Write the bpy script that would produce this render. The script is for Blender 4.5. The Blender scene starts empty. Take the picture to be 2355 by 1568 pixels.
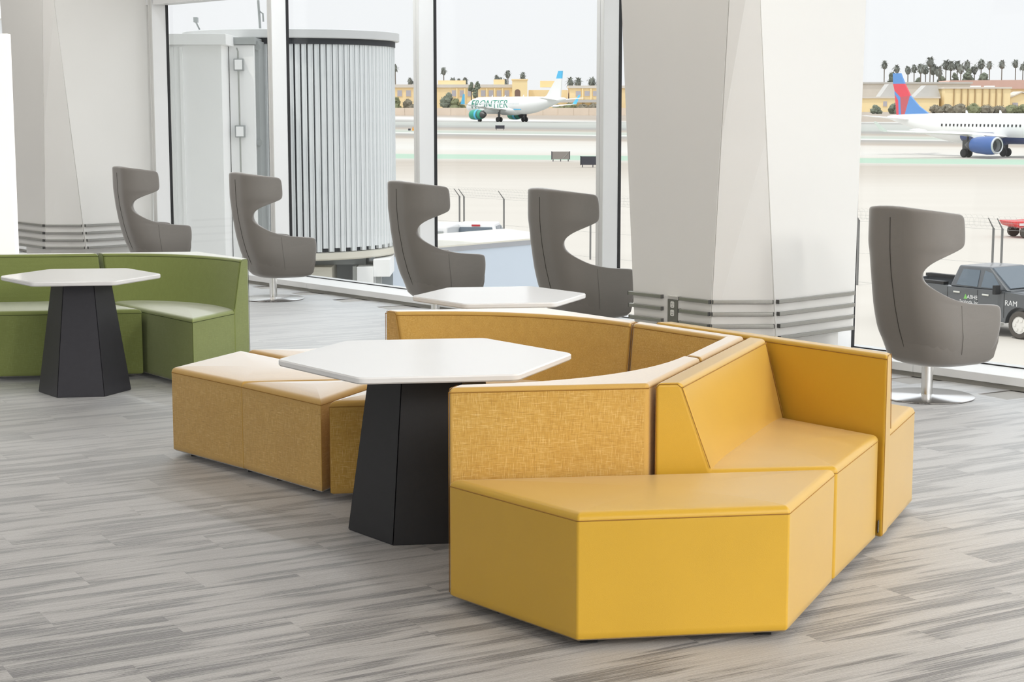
import bpy, bmesh, math, random
from math import sin, cos, pi, radians, atan2, hypot, sqrt, acos
from mathutils import Vector, Matrix
random.seed(7)
SC = bpy.context.scene
COL = SC.collection

# ------------------------------------------------------------------ camera, sky, sun, lamps, exposure
cam_d = bpy.data.cameras.new('camera'); cam = bpy.data.objects.new('camera', cam_d); COL.objects.link(cam)
cam.location = (0, 0, 1.8)
cam.rotation_euler = (pi/2 - math.atan(534/3900), 0, 0)
cam_d.sensor_width = 36.0; cam_d.lens = 3900/2355*36.0
cam_d.clip_end = 3000
SC.camera = cam
SC.view_settings.view_transform = 'Standard'; SC.view_settings.look = 'None'
SC.view_settings.gamma = 1; SC.view_settings.use_curve_mapping = False
SC.view_settings.exposure = 0.0

world = bpy.data.worlds.new('world'); SC.world = world; world.use_nodes = True
wn = world.node_tree; wn.nodes.clear()
wo = wn.nodes.new('ShaderNodeOutputWorld'); wb = wn.nodes.new('ShaderNodeBackground')
tc = wn.nodes.new('ShaderNodeTexCoord'); sx = wn.nodes.new('ShaderNodeSeparateXYZ'); rp = wn.nodes.new('ShaderNodeValToRGB')
wn.links.new(tc.outputs['Generated'], sx.inputs[0]); wn.links.new(sx.outputs['Z'], rp.inputs[0])
rp.color_ramp.elements[0].position = 0.0; rp.color_ramp.elements[0].color = (0.95, 0.955, 0.975, 1)
rp.color_ramp.elements[1].position = 0.9; rp.color_ramp.elements[1].color = (1.45, 1.50, 1.58, 1)
e = rp.color_ramp.elements.new(0.06); e.color = (0.97, 0.975, 1.0, 1)
wn.links.new(rp.outputs[0], wb.inputs[0]); wb.inputs[1].default_value = 1.0
wn.links.new(wb.outputs[0], wo.inputs[0])

sun_d = bpy.data.lights.new('sun', 'SUN'); sun = bpy.data.objects.new('sun', sun_d); COL.objects.link(sun)
sun_d.energy = 1.4; sun_d.angle = radians(1.5); sun_d.color = (1.0, 0.96, 0.88)
sun.rotation_euler = Vector((-0.45, -0.32, 1.06)).to_track_quat('Z', 'Y').to_euler()

# curtain wall frame: s runs along the glass (towards the viewer's right), o runs outwards
L0 = Vector((-2.702, 17.517, 0)); DV = Vector((0.66084, -0.75053, 0)); NV = Vector((0.75053, 0.66084, 0))
def wp(s, o, z=0.0):
    v = L0 + DV*s + NV*o; return Vector((v.x, v.y, z))
WALL_ANG = atan2(DV.y, DV.x)
CEIL = 4.3
def area(name, loc, sx_, sy_, watts, col=(1, 1, 1), rotz=WALL_ANG):
    d = bpy.data.lights.new(name, 'AREA'); d.shape = 'RECTANGLE'; d.size = sx_; d.size_y = sy_; d.energy = watts*0.21; d.color = col
    o = bpy.data.objects.new(name, d); COL.objects.link(o); o.location = loc; o.rotation_euler = (0, 0, rotz); return o
# rows of unseen fill lamps added at ceiling height, strongest at the right
for i, off in enumerate((-2.2, -5.5, -9.0, -13.0)):
    for k, s in enumerate((-8, 0, 8, 20)):
        p = wp(s, off); area('fill_lamp', (p.x, p.y, CEIL-0.06), 6.0, 0.5, (300, 270, 230, 200)[i]*(0.9, 0.85, 0.55, (12.0, 10.0, 3.5, 2.0)[i])[k], (1.0, 0.97, 0.93))

# unseen fill row added inside the glass to brighten the window zone
for s, ln in ((-6.0, 5.0), (3.2, 5.0), (10.6, 4.4), (15.6, 4.0)):
    p = wp(s, -0.55); area('fill_lamp', (p.x, p.y, CEIL-0.06), ln, 0.3, 230 if 9 < s < 12 else 470, (0.93, 0.97, 1.0))

# ------------------------------------------------------------------ materials
def srgb(r, g, b):
    f = lambda c: (c/255/12.92) if c/255 <= 0.04045 else ((c/255+0.055)/1.055)**2.4
    return (f(r), f(g), f(b), 1)
def new_mat(name):
    m = bpy.data.materials.new(name); m.use_nodes = True
    nt = m.node_tree; return m, nt, nt.nodes['Principled BSDF']
def N(nt, t, **kw):
    n = nt.nodes.new(t)
    for k, v in kw.items(): setattr(n, k, v)
    return n
def math_n(nt, op, a, b=None, c=None):
    n = N(nt, 'ShaderNodeMath', operation=op)
    for i, v in enumerate((a, b, c)):
        if v is None: continue
        if isinstance(v, (int, float)): n.inputs[i].default_value = v
        else: nt.links.new(v, n.inputs[i])
    return n.outputs[0]
def mixc(nt, fac, a, b, blend='MIX'):
    n = N(nt, 'ShaderNodeMix', data_type='RGBA', blend_type=blend)
    for idx, v in ((0, fac), (6, a), (7, b)):
        if isinstance(v, (int, float)): n.inputs[idx].default_value = v
        elif isinstance(v, tuple): n.inputs[idx].default_value = v
        else: nt.links.new(v, n.inputs[idx])
    return n.outputs[2]
def fuzz(nt, b, amount, power, rough, col=(1, 1, 1, 1)):
    """pale nap that catches light at grazing angles"""
    lw = N(nt, 'ShaderNodeLayerWeight'); lw.inputs[0].default_value = 0.5
    f = math_n(nt, 'MULTIPLY', math_n(nt, 'POWER', lw.outputs['Facing'], power), amount)
    gl = N(nt, 'ShaderNodeBsdfGlossy'); gl.inputs['Color'].default_value = col; gl.inputs['Roughness'].default_value = rough
    mx = N(nt, 'ShaderNodeMixShader'); nt.links.new(f, mx.inputs[0]); nt.links.new(b.outputs[0], mx.inputs[1]); nt.links.new(gl.outputs[0], mx.inputs[2])
    out = [n for n in nt.nodes if n.type == 'OUTPUT_MATERIAL'][0]; nt.links.new(mx.outputs[0], out.inputs['Surface'])
def plain(name, col, rough=0.5, metal=0.0, spec=0.5, noise=0.0, nscale=8.0, bump=0.0, bscale=200.0, sheen=0.0, coat=0.0, emit=None):
    m, nt, b = new_mat(name)
    b.inputs['Roughness'].default_value = rough; b.inputs['Metallic'].default_value = metal
    b.inputs['Specular IOR Level'].default_value = spec
    b.inputs['Sheen Weight'].default_value = sheen; b.inputs['Coat Weight'].default_value = coat
    b.inputs['Base Color'].default_value = col; b.inputs['Coat Roughness'].default_value = 0.3 if coat < 0.6 else 0.05
    if noise or bump:
        t = N(nt, 'ShaderNodeTexCoord')
    if noise:
        nz = N(nt, 'ShaderNodeTexNoise'); nz.inputs['Scale'].default_value = nscale; nz.inputs['Detail'].default_value = 4
        nt.links.new(t.outputs['Object'], nz.inputs['Vector'])
        lo = tuple(c*(1-noise) for c in col[:3])+(1,); hi = tuple(min(1, c*(1+noise)) for c in col[:3])+(1,)
        nt.links.new(mixc(nt, nz.outputs['Fac'], lo, hi), b.inputs['Base Color'])
    if bump:
        n2 = N(nt, 'ShaderNodeTexNoise'); n2.inputs['Scale'].default_value = bscale; n2.inputs['Detail'].default_value = 3
        nt.links.new(t.outputs['Object'], n2.inputs['Vector'])
        bp = N(nt, 'ShaderNodeBump'); bp.inputs['Strength'].default_value = bump; bp.inputs['Distance'].default_value = 0.002
        nt.links.new(n2.outputs['Fac'], bp.inputs['Height']); nt.links.new(bp.outputs[0], b.inputs['Normal'])
    if emit:
        b.inputs['Emission Color'].default_value = emit[0]; b.inputs['Emission Strength'].default_value = emit[1]
    return m

def weave(name, base, light, dark, amount=0.5, sheen=0.35, scale=1.0):
    """linen: slubby horizontal and vertical threads, laid along each face"""
    m, nt, b = new_mat(name)
    g = N(nt, 'ShaderNodeNewGeometry'); t = N(nt, 'ShaderNodeTexCoord')
    cr = N(nt, 'ShaderNodeVectorMath', operation='CROSS_PRODUCT'); cr.inputs[0].default_value = (0.02, 0.03, 1)
    nt.links.new(g.outputs['Normal'], cr.inputs[1])
    nm = N(nt, 'ShaderNodeVectorMath', operation='NORMALIZE'); nt.links.new(cr.outputs[0], nm.inputs[0])
    dt = N(nt, 'ShaderNodeVectorMath', operation='DOT_PRODUCT'); nt.links.new(nm.outputs[0], dt.inputs[0]); nt.links.new(g.outputs['Position'], dt.inputs[1])
    c2 = N(nt, 'ShaderNodeVectorMath', operation='CROSS_PRODUCT'); nt.links.new(g.outputs['Normal'], c2.inputs[0]); nt.links.new(nm.outputs[0], c2.inputs[1])
    d2 = N(nt, 'ShaderNodeVectorMath', operation='DOT_PRODUCT'); nt.links.new(c2.outputs[0], d2.inputs[0]); nt.links.new(g.outputs['Position'], d2.inputs[1])
    u, v = dt.outputs['Value'], d2.outputs['Value']
    def threads(a, b_, fa, fb, seed):
        cx = N(nt, 'ShaderNodeCombineXYZ')
        nt.links.new(math_n(nt, 'MULTIPLY', a, fa*scale), cx.inputs[0]); nt.links.new(math_n(nt, 'MULTIPLY', b_, fb*scale), cx.inputs[1]); cx.inputs[2].default_value = seed
        nz = N(nt, 'ShaderNodeTexNoise'); nz.inputs['Scale'].default_value = 1; nz.inputs['Detail'].default_value = 2
        nt.links.new(cx.outputs[0], nz.inputs['Vector']); return nz.outputs['Fac']
    h = threads(u, v, 28, 420, 1.3); w = threads(v, u, 28, 420, 7.7); big = threads(u, v, 5, 5, 3.1)
    def sharpen(x, lo, hi):
        r = N(nt, 'ShaderNodeMapRange'); r.inputs[1].default_value = lo; r.inputs[2].default_value = hi; nt.links.new(x, r.inputs[0]); return r.outputs[0]
    hl = math_n(nt, 'MAXIMUM', sharpen(h, 0.57, 0.72), sharpen(w, 0.57, 0.72))
    dk = math_n(nt, 'MAXIMUM', sharpen(h, 0.43, 0.28), sharpen(w, 0.43, 0.28))
    c = mixc(nt, math_n(nt, 'MULTIPLY', hl, amount), base, light)
    c = mixc(nt, math_n(nt, 'MULTIPLY', dk, amount*0.8), c, dark)
    c = mixc(nt, math_n(nt, 'MULTIPLY', sharpen(big, 0.35, 0.65), 0.12), c, dark)
    nt.links.new(c, b.inputs['Base Color'])
    b.inputs['Roughness'].default_value = 0.75; b.inputs['Specular IOR Level'].default_value = 0.45
    b.inputs['Sheen Weight'].default_value = sheen; b.inputs['Sheen Roughness'].default_value = 0.3
    fuzz(nt, b, 0.95*min(1, sheen+0.1), 4.0, 0.5)
    bp = N(nt, 'ShaderNodeBump'); bp.inputs['Strength'].default_value = 0.25; bp.inputs['Distance'].default_value = 0.001
    nt.links.new(math_n(nt, 'ADD', h, w), bp.inputs['Height']); nt.links.new(bp.outputs[0], b.inputs['Normal'])
    return m

def carpet():
    m, nt, b = new_mat('striped_carpet')
    g = N(nt, 'ShaderNodeNewGeometry'); mp = N(nt, 'ShaderNodeMapping'); mp.vector_type = 'POINT'
    mp.inputs['Rotation'].default_value = (0, 0, -radians(30)); nt.links.new(g.outputs['Position'], mp.inputs['Vector'])
    s = N(nt, 'ShaderNodeSeparateXYZ'); nt.links.new(mp.outputs[0], s.inputs[0]); p, q = s.outputs[0], s.outputs[1]
    row = math_n(nt, 'FLOOR', math_n(nt, 'DIVIDE', q, 0.25))
    sh = math_n(nt, 'FRACT', math_n(nt, 'MULTIPLY', row, 0.37))
    cell = math_n(nt, 'FLOOR', math_n(nt, 'ADD', p, sh))
    cv = N(nt, 'ShaderNodeCombineXYZ'); nt.links.new(row, cv.inputs[0]); nt.links.new(cell, cv.inputs[1])
    wnz = N(nt, 'ShaderNodeTexWhiteNoise'); wnz.noise_dimensions = '3D'; nt.links.new(cv.outputs[0], wnz.inputs['Vector'])
    rnd = wnz.outputs['Value']
    def streak(fp, fq, off, det=2):
        c = N(nt, 'ShaderNodeCombineXYZ')
        nt.links.new(math_n(nt, 'ADD', math_n(nt, 'MULTIPLY', p, fp), math_n(nt, 'MULTIPLY', rnd, off)), c.inputs[0])
        nt.links.new(math_n(nt, 'MULTIPLY', q, fq), c.inputs[1]); nt.links.new(math_n(nt, 'MULTIPLY', rnd, 9.0), c.inputs[2])
        z = N(nt, 'ShaderNodeTexNoise'); z.inputs['Scale'].default_value = 1; z.inputs['Detail'].default_value = det; nt.links.new(c.outputs[0], z.inputs['Vector']); return z.outputs['Fac']
    a = streak(1.5, 13, 60); f = streak(2.2, 120, 40); y = streak(150, 170, 0, 1)
    def rng(x, lo, hi):
        r = N(nt, 'ShaderNodeMapRange'); r.inputs[1].default_value = lo; r.inputs[2].default_value = hi; nt.links.new(x, r.inputs[0]); return r.outputs[0]
    a2_ = math_n(nt, 'ADD', a, math_n(nt, 'MULTIPLY', math_n(nt, 'SUBTRACT', rnd, 0.5), 0.09))
    P_ = rng(a2_, 0.46, 0.58); L_ = rng(f, 0.36, 0.60)
    k = math_n(nt, 'SUBTRACT', 0.90, math_n(nt, 'MULTIPLY', P_, math_n(nt, 'MULTIPLY_ADD', L_, 0.46, 0.40)))
    k = math_n(nt, 'SUBTRACT', k, math_n(nt, 'MULTIPLY', L_, 0.22))
    k = math_n(nt, 'ADD', k, math_n(nt, 'MULTIPLY', math_n(nt, 'SUBTRACT', rnd, 0.5), 0.16))
    k = math_n(nt, 'ADD', k, math_n(nt, 'MULTIPLY', math_n(nt, 'SUBTRACT', y, 0.5), 0.5))
    cr = N(nt, 'ShaderNodeValToRGB'); nt.links.new(k, cr.inputs[0])
    cr.color_ramp.elements[0].position = 0.02; cr.color_ramp.elements[0].color = (0.075, 0.068, 0.062, 1)
    cr.color_ramp.elements[1].position = 0.95; cr.color_ramp.elements[1].color = (0.42, 0.402, 0.38, 1)
    e = cr.color_ramp.elements.new(0.45); e.color = (0.255, 0.238, 0.222, 1)
    nt.links.new(cr.outputs[0], b.inputs['Base Color'])
    b.inputs['Roughness'].default_value = 0.62; b.inputs['Specular IOR Level'].default_value = 0.5
    b.inputs['Sheen Weight'].default_value = 1.0; b.inputs['Sheen Roughness'].default_value = 0.3; fuzz(nt, b, 1.25, 8.0, 0.5, (0.95, 0.98, 1, 1))
    bp = N(nt, 'ShaderNodeBump'); bp.inputs['Strength'].default_value = 0.5; bp.inputs['Distance'].default_value = 0.002
    nt.links.new(math_n(nt, 'ADD', y, f), bp.inputs['Height']); nt.links.new(bp.outputs[0], b.inputs['Normal'])
    return m

def glass_mat(name, tint=(0.985, 0.995, 0.99, 1), refl=0.04):
    m = bpy.data.materials.new(name); m.use_nodes = True; nt = m.node_tree; nt.nodes.clear()
    o = N(nt, 'ShaderNodeOutputMaterial'); mx = N(nt, 'ShaderNodeMixShader'); tr = N(nt, 'ShaderNodeBsdfTransparent'); gl = N(nt, 'ShaderNodeBsdfGlossy')
    tr.inputs[0].default_value = tint; gl.inputs['Roughness'].default_value = 0.02
    fr = N(nt, 'ShaderNodeLayerWeight'); fr.inputs[0].default_value = 0.12
    nt.links.new(math_n(nt, 'MULTIPLY_ADD', fr.outputs['Fresnel'], 0.35, refl*0.4), mx.inputs[0])
    nt.links.new(tr.outputs[0], mx.inputs[1]); nt.links.new(gl.outputs[0], mx.inputs[2]); nt.links.new(mx.outputs[0], o.inputs[0])
    return m

def airfield():
    """pale concrete with darker asphalt strips and painted edge bands (laid out by distance from the terminal)"""
    m, nt, b = new_mat('airfield_concrete')
    g = N(nt, 'ShaderNodeNewGeometry'); s = N(nt, 'ShaderNodeSeparateXYZ'); nt.links.new(g.outputs['Position'], s.inputs[0])
    c = N(nt, 'ShaderNodeCombineXYZ'); nt.links.new(math_n(nt, 'MULTIPLY', s.outputs[0], 0.03), c.inputs[0]); nt.links.new(math_n(nt, 'MULTIPLY', s.outputs[1], 0.22), c.inputs[1])
    nz = N(nt, 'ShaderNodeTexNoise'); nz.inputs['Scale'].default_value = 1; nz.inputs['Detail'].default_value = 5; nt.links.new(c.outputs[0], nz.inputs['Vector'])
    cr = N(nt, 'ShaderNodeValToRGB'); cr.color_ramp.interpolation = 'LINEAR'
    yy = math_n(nt, 'ADD', s.outputs[1], math_n(nt, 'MULTIPLY', math_n(nt, 'SUBTRACT', nz.outputs['Fac'], 0.5), 5.0))
    yy = math_n(nt, 'ADD', yy, math_n(nt, 'MULTIPLY', s.outputs[0], 0.35))
    nt.links.new(math_n(nt, 'DIVIDE', yy, 500.0), cr.inputs[0])
    cream = (0.57, 0.53, 0.475); tan = (0.37, 0.305, 0.245); grey = (0.25, 0.243, 0.228); white = (0.74, 0.73, 0.70); green = (0.33, 0.50, 0.38)
    pale = (0.62, 0.605, 0.57)
    stops = [(0, cream), (150, cream), (178, (0.48, 0.43, 0.37)), (208, (0.42, 0.365, 0.305)), (219, (0.52, 0.49, 0.44)), (222, green), (241, green), (245, cream), (262, pale), (292, cream), (299, tan), (316, grey), (319, white),
             (324, (0.37, 0.43, 0.37)), (334, (0.45, 0.46, 0.40)), (339, tan), (352, grey), (366, (0.38, 0.40, 0.37)), (398, (0.42, 0.43, 0.40)), (408, grey), (422, white), (432, tan), (480, tan)]
    el = cr.color_ramp.elements
    while len(el) > 1: el.remove(el[-1])
    el[0].position = 0; el[0].color = stops[0][1]+(1,)
    for yv, cc in stops[1:]:
        q = el.new(yv/500.0); q.color = cc+(1,)
    nt.links.new(mixc(nt, 0.22, cr.outputs[0], mixc(nt, nz.outputs['Fac'], (0.40, 0.37, 0.34, 1), (0.72, 0.70, 0.66, 1))), b.inputs['Base Color'])
    b.inputs['Roughness'].default_value = 0.9; b.inputs['Specular IOR Level'].default_value = 0.2
    return m

M = {}
M['leather'] = plain('yellow_leather', (0.64, 0.372, 0.024, 1), 0.38, spec=0.5, noise=0.05, nscale=5, bump=0.12, bscale=350, sheen=0.2)
fuzz(M['leather'].node_tree, M['leather'].node_tree.nodes['Principled BSDF'], 0.5, 6.0, 0.30)
M['seam_yellow'] = plain('dark_yellow_thread', (0.33, 0.16, 0.02, 1), 0.8, bump=0.2)
M['linen'] = weave('mustard_linen', (0.64, 0.375, 0.078, 1), (0.90, 0.69, 0.30, 1), (0.36, 0.18, 0.03, 1), 0.62, 1.0)
M['green'] = weave('green_wool', (0.27, 0.32, 0.095, 1), (0.42, 0.48, 0.20, 1), (0.17, 0.21, 0.05, 1), 0.35, 0.8)
M['seam_green'] = plain('dark_green_thread', (0.07, 0.09, 0.02, 1), 0.8, bump=0.2)
M['grey_wool'] = weave('warm_grey_wool', (0.235, 0.217, 0.198, 1), (0.295, 0.275, 0.255, 1), (0.18, 0.167, 0.153, 1), 0.3, 0.5, 1.6)
M['seam_wool'] = plain('grey_thread', (0.15, 0.14, 0.125, 1), 0.8, bump=0.2)
M['seam_grey'] = plain('charcoal_thread', (0.05, 0.045, 0.04, 1), 0.8, bump=0.2)
M['black_glide'] = plain('black_plastic', (0.012, 0.012, 0.012, 1), 0.6, noise=0.2)
M['tag'] = plain('black_ribbon', (0.008, 0.008, 0.008, 1), 0.7, noise=0.2)
M['tag_text'] = plain('white_print', (0.75, 0.75, 0.75, 1), 0.7, noise=0.05)
M['white_top'] = plain('white_laminate', (0.93, 0.93, 0.925, 1), 0.2, spec=0.5, noise=0.015, nscale=3)
M['black_steel'] = plain('black_powder_coat', (0.014, 0.014, 0.016, 1), 0.42, spec=0.4, noise=0.15, nscale=30, bump=0.15, bscale=600)
M['charcoal_steel'] = plain('charcoal_powder_coat', (0.035, 0.034, 0.042, 1), 0.38, spec=0.45, noise=0.12, nscale=30, bump=0.15, bscale=600)
M['chrome'] = plain('brushed_steel', (0.80, 0.79, 0.77, 1), 0.22, metal=1.0, noise=0.03, nscale=40)
M['polished'] = plain('polished_steel', (0.93, 0.93, 0.93, 1), 0.2, metal=1.0, noise=0.02, nscale=20)
M['dark_edge'] = plain('dark_rubber', (0.02, 0.02, 0.025, 1), 0.6, noise=0.1)
M['clad'] = plain('white_column_cladding', (0.85, 0.84, 0.81, 1), 0.34, noise=0.02, nscale=1.5)
M['rail'] = plain('brushed_nickel_rail', (0.36, 0.355, 0.33, 1), 0.30, metal=0.9, noise=0.06, nscale=60)
M['rail_cap'] = plain('dark_rail_cap', (0.10, 0.10, 0.095, 1), 0.5, noise=0.1)
M['outlet_box'] = plain('grey_outlet_plate', (0.19, 0.19, 0.165, 1), 0.4, metal=0.3, noise=0.08, nscale=30)
M['outlet_white'] = plain('white_receptacle', (0.78, 0.77, 0.72, 1), 0.35, noise=0.02)
M['slot'] = plain('black_slot', (0.01, 0.01, 0.01, 1), 0.7, noise=0.1)
M['alu'] = plain('white_aluminium', (0.88, 0.885, 0.885, 1), 0.30, noise=0.02, nscale=3)
M['alu_grey'] = plain('grey_and_shaded_aluminium', (0.74, 0.74, 0.72, 1), 0.38, metal=0.0, noise=0.03, nscale=3)
M['gasket'] = plain('black_gasket', (0.015, 0.015, 0.017, 1), 0.6, noise=0.1)
M['glass'] = glass_mat('window_glass')
M['sill'] = plain('sill_aluminium', (0.86, 0.865, 0.86, 1), 0.35, noise=0.03, nscale=4)
M['toe'] = plain('toe_kick', (0.30, 0.29, 0.26, 1), 0.5, noise=0.05)
M['carpet'] = carpet()
M['ceiling'] = plain('white_ceiling', (0.78, 0.78, 0.77, 1), 0.8, noise=0.02)
M['slab'] = plain('concrete_slab', (0.45, 0.44, 0.42, 1), 0.9, noise=0.1, nscale=2)
M['ground'] = airfield()
M['jet_slat'] = plain('jetway_slat_white', (0.80, 0.825, 0.835, 1), 0.45, noise=0.04, nscale=6)
M['jet_ring'] = plain('jetway_ring_grey', (0.62, 0.63, 0.635, 1), 0.5, noise=0.03, nscale=3)
M['jet_dark'] = plain('jetway_dark_rubber', (0.025, 0.028, 0.035, 1), 0.7, noise=0.1)
M['jet_white'] = plain('jetway_white_paint', (0.94, 0.945, 0.94, 1), 0.45, noise=0.03, nscale=2)
M['jet_cream'] = plain('jetway_cream_paint', (0.70, 0.67, 0.58, 1), 0.5, noise=0.05, nscale=3)
M['jet_grey'] = plain('jetway_grey_steel', (0.33, 0.35, 0.35, 1), 0.5, noise=0.06, nscale=5)
M['conduit'] = plain('galvanised_conduit', (0.40, 0.41, 0.39, 1), 0.4, metal=0.6, noise=0.05)
M['annex_blue_shade'] = plain('blue_shade_cladding', (0.62, 0.70, 0.80, 1), 0.5, noise=0.03, nscale=1)
M['annex_roof'] = plain('cream_roof_membrane', (0.78, 0.75, 0.66, 1), 0.85, noise=0.04, nscale=2)
M['annex_fascia'] = plain('grey_fascia', (0.40, 0.41, 0.44, 1), 0.5, noise=0.03)
M['cream_glow'] = plain('glowing_cream_panel', (0.9, 0.88, 0.84, 1), 0.35, noise=0.01, emit=((1.0, 0.965, 0.90, 1), 0.62))

# ------------------------------------------------------------------ mesh helpers
class MB:
    def __init__(s): s.v = []; s.f = []; s.m = []
    def add(s, verts, faces, mi=0):
        n = len(s.v); s.v += [tuple(p) for p in verts]
        for f in faces: s.f.append(tuple(i+n for i in f)); s.m.append(mi)
        return s
    def box(s, c, size, rz=0.0, mi=0):
        hx, hy, hz = size[0]/2, size[1]/2, size[2]/2; cr, sr = cos(rz), sin(rz); vs = []
        for z in (-hz, hz):
            for x, y in ((-hx, -hy), (hx, -hy), (hx, hy), (-hx, hy)):
                vs.append((c[0]+x*cr-y*sr, c[1]+x*sr+y*cr, c[2]+z))
        return s.add(vs, [(3, 2, 1, 0), (4, 5, 6, 7), (0, 1, 5, 4), (1, 2, 6, 5), (2, 3, 7, 6), (3, 0, 4, 7)], mi)
    def prism(s, poly, z0, z1, mi=0, poly1=None):
        p1 = poly1 or poly; n = len(poly)
        vs = [(p[0], p[1], z0) for p in poly]+[(p[0], p[1], z1) for p in p1]
        fs = [tuple(reversed(range(n))), tuple(range(n, 2*n))]+[(i, (i+1) % n, n+(i+1) % n, n+i) for i in range(n)]
        return s.add(vs, fs, mi)
    def hexa(s, p, mi=0):      # eight corners: bottom four ccw, top four ccw
        return s.add(p, [(3, 2, 1, 0), (4, 5, 6, 7), (0, 1, 5, 4), (1, 2, 6, 5), (2, 3, 7, 6), (3, 0, 4, 7)], mi)
    def tube(s, pts, r, n=6, closed=False, mi=0, r1=None):
        pts = [Vector(p) for p in pts]; m = len(pts); rings = []
        for i, p in enumerate(pts):
            a = pts[(i-1) % m] if (closed or i > 0) else p; b = pts[(i+1) % m] if (closed or i < m-1) else p
            t = (b-a).normalized(); up = Vector((0, 0, 1)) if abs(t.z) < 0.9 else Vector((0, 1, 0))
            x = t.cross(up).normalized(); y = x.cross(t).normalized()
            rr = r if r1 is None else r+(r1-r)*i/(m-1)
            rings.append([p+x*cos(2*pi*k/n)*rr+y*sin(2*pi*k/n)*rr for k in range(n)])
        vs = [q for rg in rings for q in rg]; fs = []
        for i in range(m if closed else m-1):
            j = (i+1) % m
            for k in range(n): fs.append((i*n+k, i*n+(k+1) % n, j*n+(k+1) % n, j*n+k))
        if not closed: fs += [tuple(reversed(range(n))), tuple(range((m-1)*n, m*n))]
        return s.add(vs, fs, mi)
    def lathe(s, prof, n=24, c=(0, 0, 0), axis='z', mi=0, caps=True):
        vs = []; fs = []
        for r, h in prof:
            for k in range(n):
                a = 2*pi*k/n
                if axis == 'z': vs.append((c[0]+r*cos(a), c[1]+r*sin(a), c[2]+h))
                elif axis == 'x': vs.append((c[0]+h, c[1]+r*cos(a), c[2]+r*sin(a)))
                else: vs.append((c[0]+r*sin(a), c[1]+h, c[2]+r*cos(a)))
        for i in range(len(prof)-1):
            for k in range(n): fs.append((i*n+k, i*n+(k+1) % n, (i+1)*n+(k+1) % n, (i+1)*n+k))
        if caps: fs += [tuple(reversed(range(n))), tuple(range((len(prof)-1)*n, len(prof)*n))]
        return s.add(vs, fs, mi)
    def build(s, name, mat, parent=None, smooth=30, bevel=0, seg=2, wnorm=False, blimit=35, loc=None):
        me = bpy.data.meshes.new(name); me.from_pydata(s.v, [], s.f)
        mats = mat if isinstance(mat, (list, tuple)) else [mat]
        for m in mats: me.materials.append(m)
        if len(mats) > 1: me.polygons.foreach_set('material_index', s.m)
        bm = bmesh.new(); bm.from_mesh(me); bmesh.ops.recalc_face_normals(bm, faces=bm.faces); bm.to_mesh(me); bm.free()
        if smooth is not None:
            me.shade_smooth()
            if smooth < 180: me.set_sharp_from_angle(angle=radians(smooth if not bevel else 180))
        o = bpy.data.objects.new(name, me); COL.objects.link(o)
        if parent is not None: o.parent = parent
        if loc is not None: o.location = loc
        if bevel:
            b = o.modifiers.new('bevel', 'BEVEL'); b.width = bevel; b.segments = seg; b.limit_method = 'ANGLE'; b.angle_limit = radians(blimit)
        if bevel or wnorm:
            w = o.modifiers.new('wn', 'WEIGHTED_NORMAL'); w.keep_sharp = True; w.weight = 90
        return o
def tag(o, label=None, cat=None, group=None, kind=None):
    if label: o['label'] = label
    if cat: o['category'] = cat
    if group: o['group'] = group
    if kind: o['kind'] = kind
    return o
def thing(name, label, cat, loc=(0, 0, 0), rz=0.0, group=None):
    o = bpy.data.objects.new(name, None); COL.objects.link(o); o.location = loc; o.rotation_euler = (0, 0, rz); o.empty_display_size = 0.1
    return tag(o, label, cat, group)
def struct(name, label=None, loc=(0, 0, 0)):
    o = bpy.data.objects.new(name, None); COL.objects.link(o); o.location = loc; return tag(o, label, None, None, 'structure')
def copy_tree(o, parent=None):
    c = o.copy(); COL.objects.link(c); c.parent = parent
    for ch in o.children: copy_tree(ch, c)
    return c
def V2(a): return (cos(radians(a)), sin(radians(a)))
def mv(p, a, d): u = V2(a); return (p[0]+u[0]*d, p[1]+u[1]*d)
def sub(p, c): return (p[0]-c[0], p[1]-c[1])
def centroid(poly): return (sum(p[0] for p in poly)/len(poly), sum(p[1] for p in poly)/len(poly))
def ccw(poly):
    a = sum(poly[i][0]*poly[(i+1) % len(poly)][1]-poly[(i+1) % len(poly)][0]*poly[i][1] for i in range(len(poly)))
    return list(poly) if a > 0 else list(reversed(poly))
def inset(poly, d):
    """ccw convex polygon moved inwards by d"""
    n = len(poly); out = []
    for i in range(n):
        p0, p1, p2 = poly[i-1], poly[i], poly[(i+1) % n]
        a = Vector((p1[0]-p0[0], p1[1]-p0[1])).normalized(); b = Vector((p2[0]-p1[0], p2[1]-p1[1])).normalized()
        na = Vector((-a.y, a.x)); nb = Vector((-b.y, b.x)); k = 1+na.dot(nb)
        q = Vector(p1)+(na+nb)*(d/max(k, 0.2)); out.append((q.x, q.y))
    return out
def round_poly(poly, R0, n=4):
    out = []; m = len(poly)
    for i in range(m):
        p0, p1, p2 = Vector(poly[i-1]), Vector(poly[i]), Vector(poly[(i+1) % m])
        a = (p0-p1).normalized(); b = (p2-p1).normalized(); ang = a.angle(b)
        r = R0*min(1.0, (ang/radians(110))**2); t = r/math.tan(ang/2)
        s_, e_ = p1+a*t, p1+b*t; c = p1+(a+b).normalized()*(r/sin(ang/2))
        v0, v1 = s_-c, e_-c; a0 = atan2(v0.y, v0.x); da = (atan2(v1.y, v1.x)-a0+pi) % (2*pi)-pi
        for k in range(n+1): out.append((c.x+r*cos(a0+da*k/n), c.y+r*sin(a0+da*k/n)))
    return out
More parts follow.
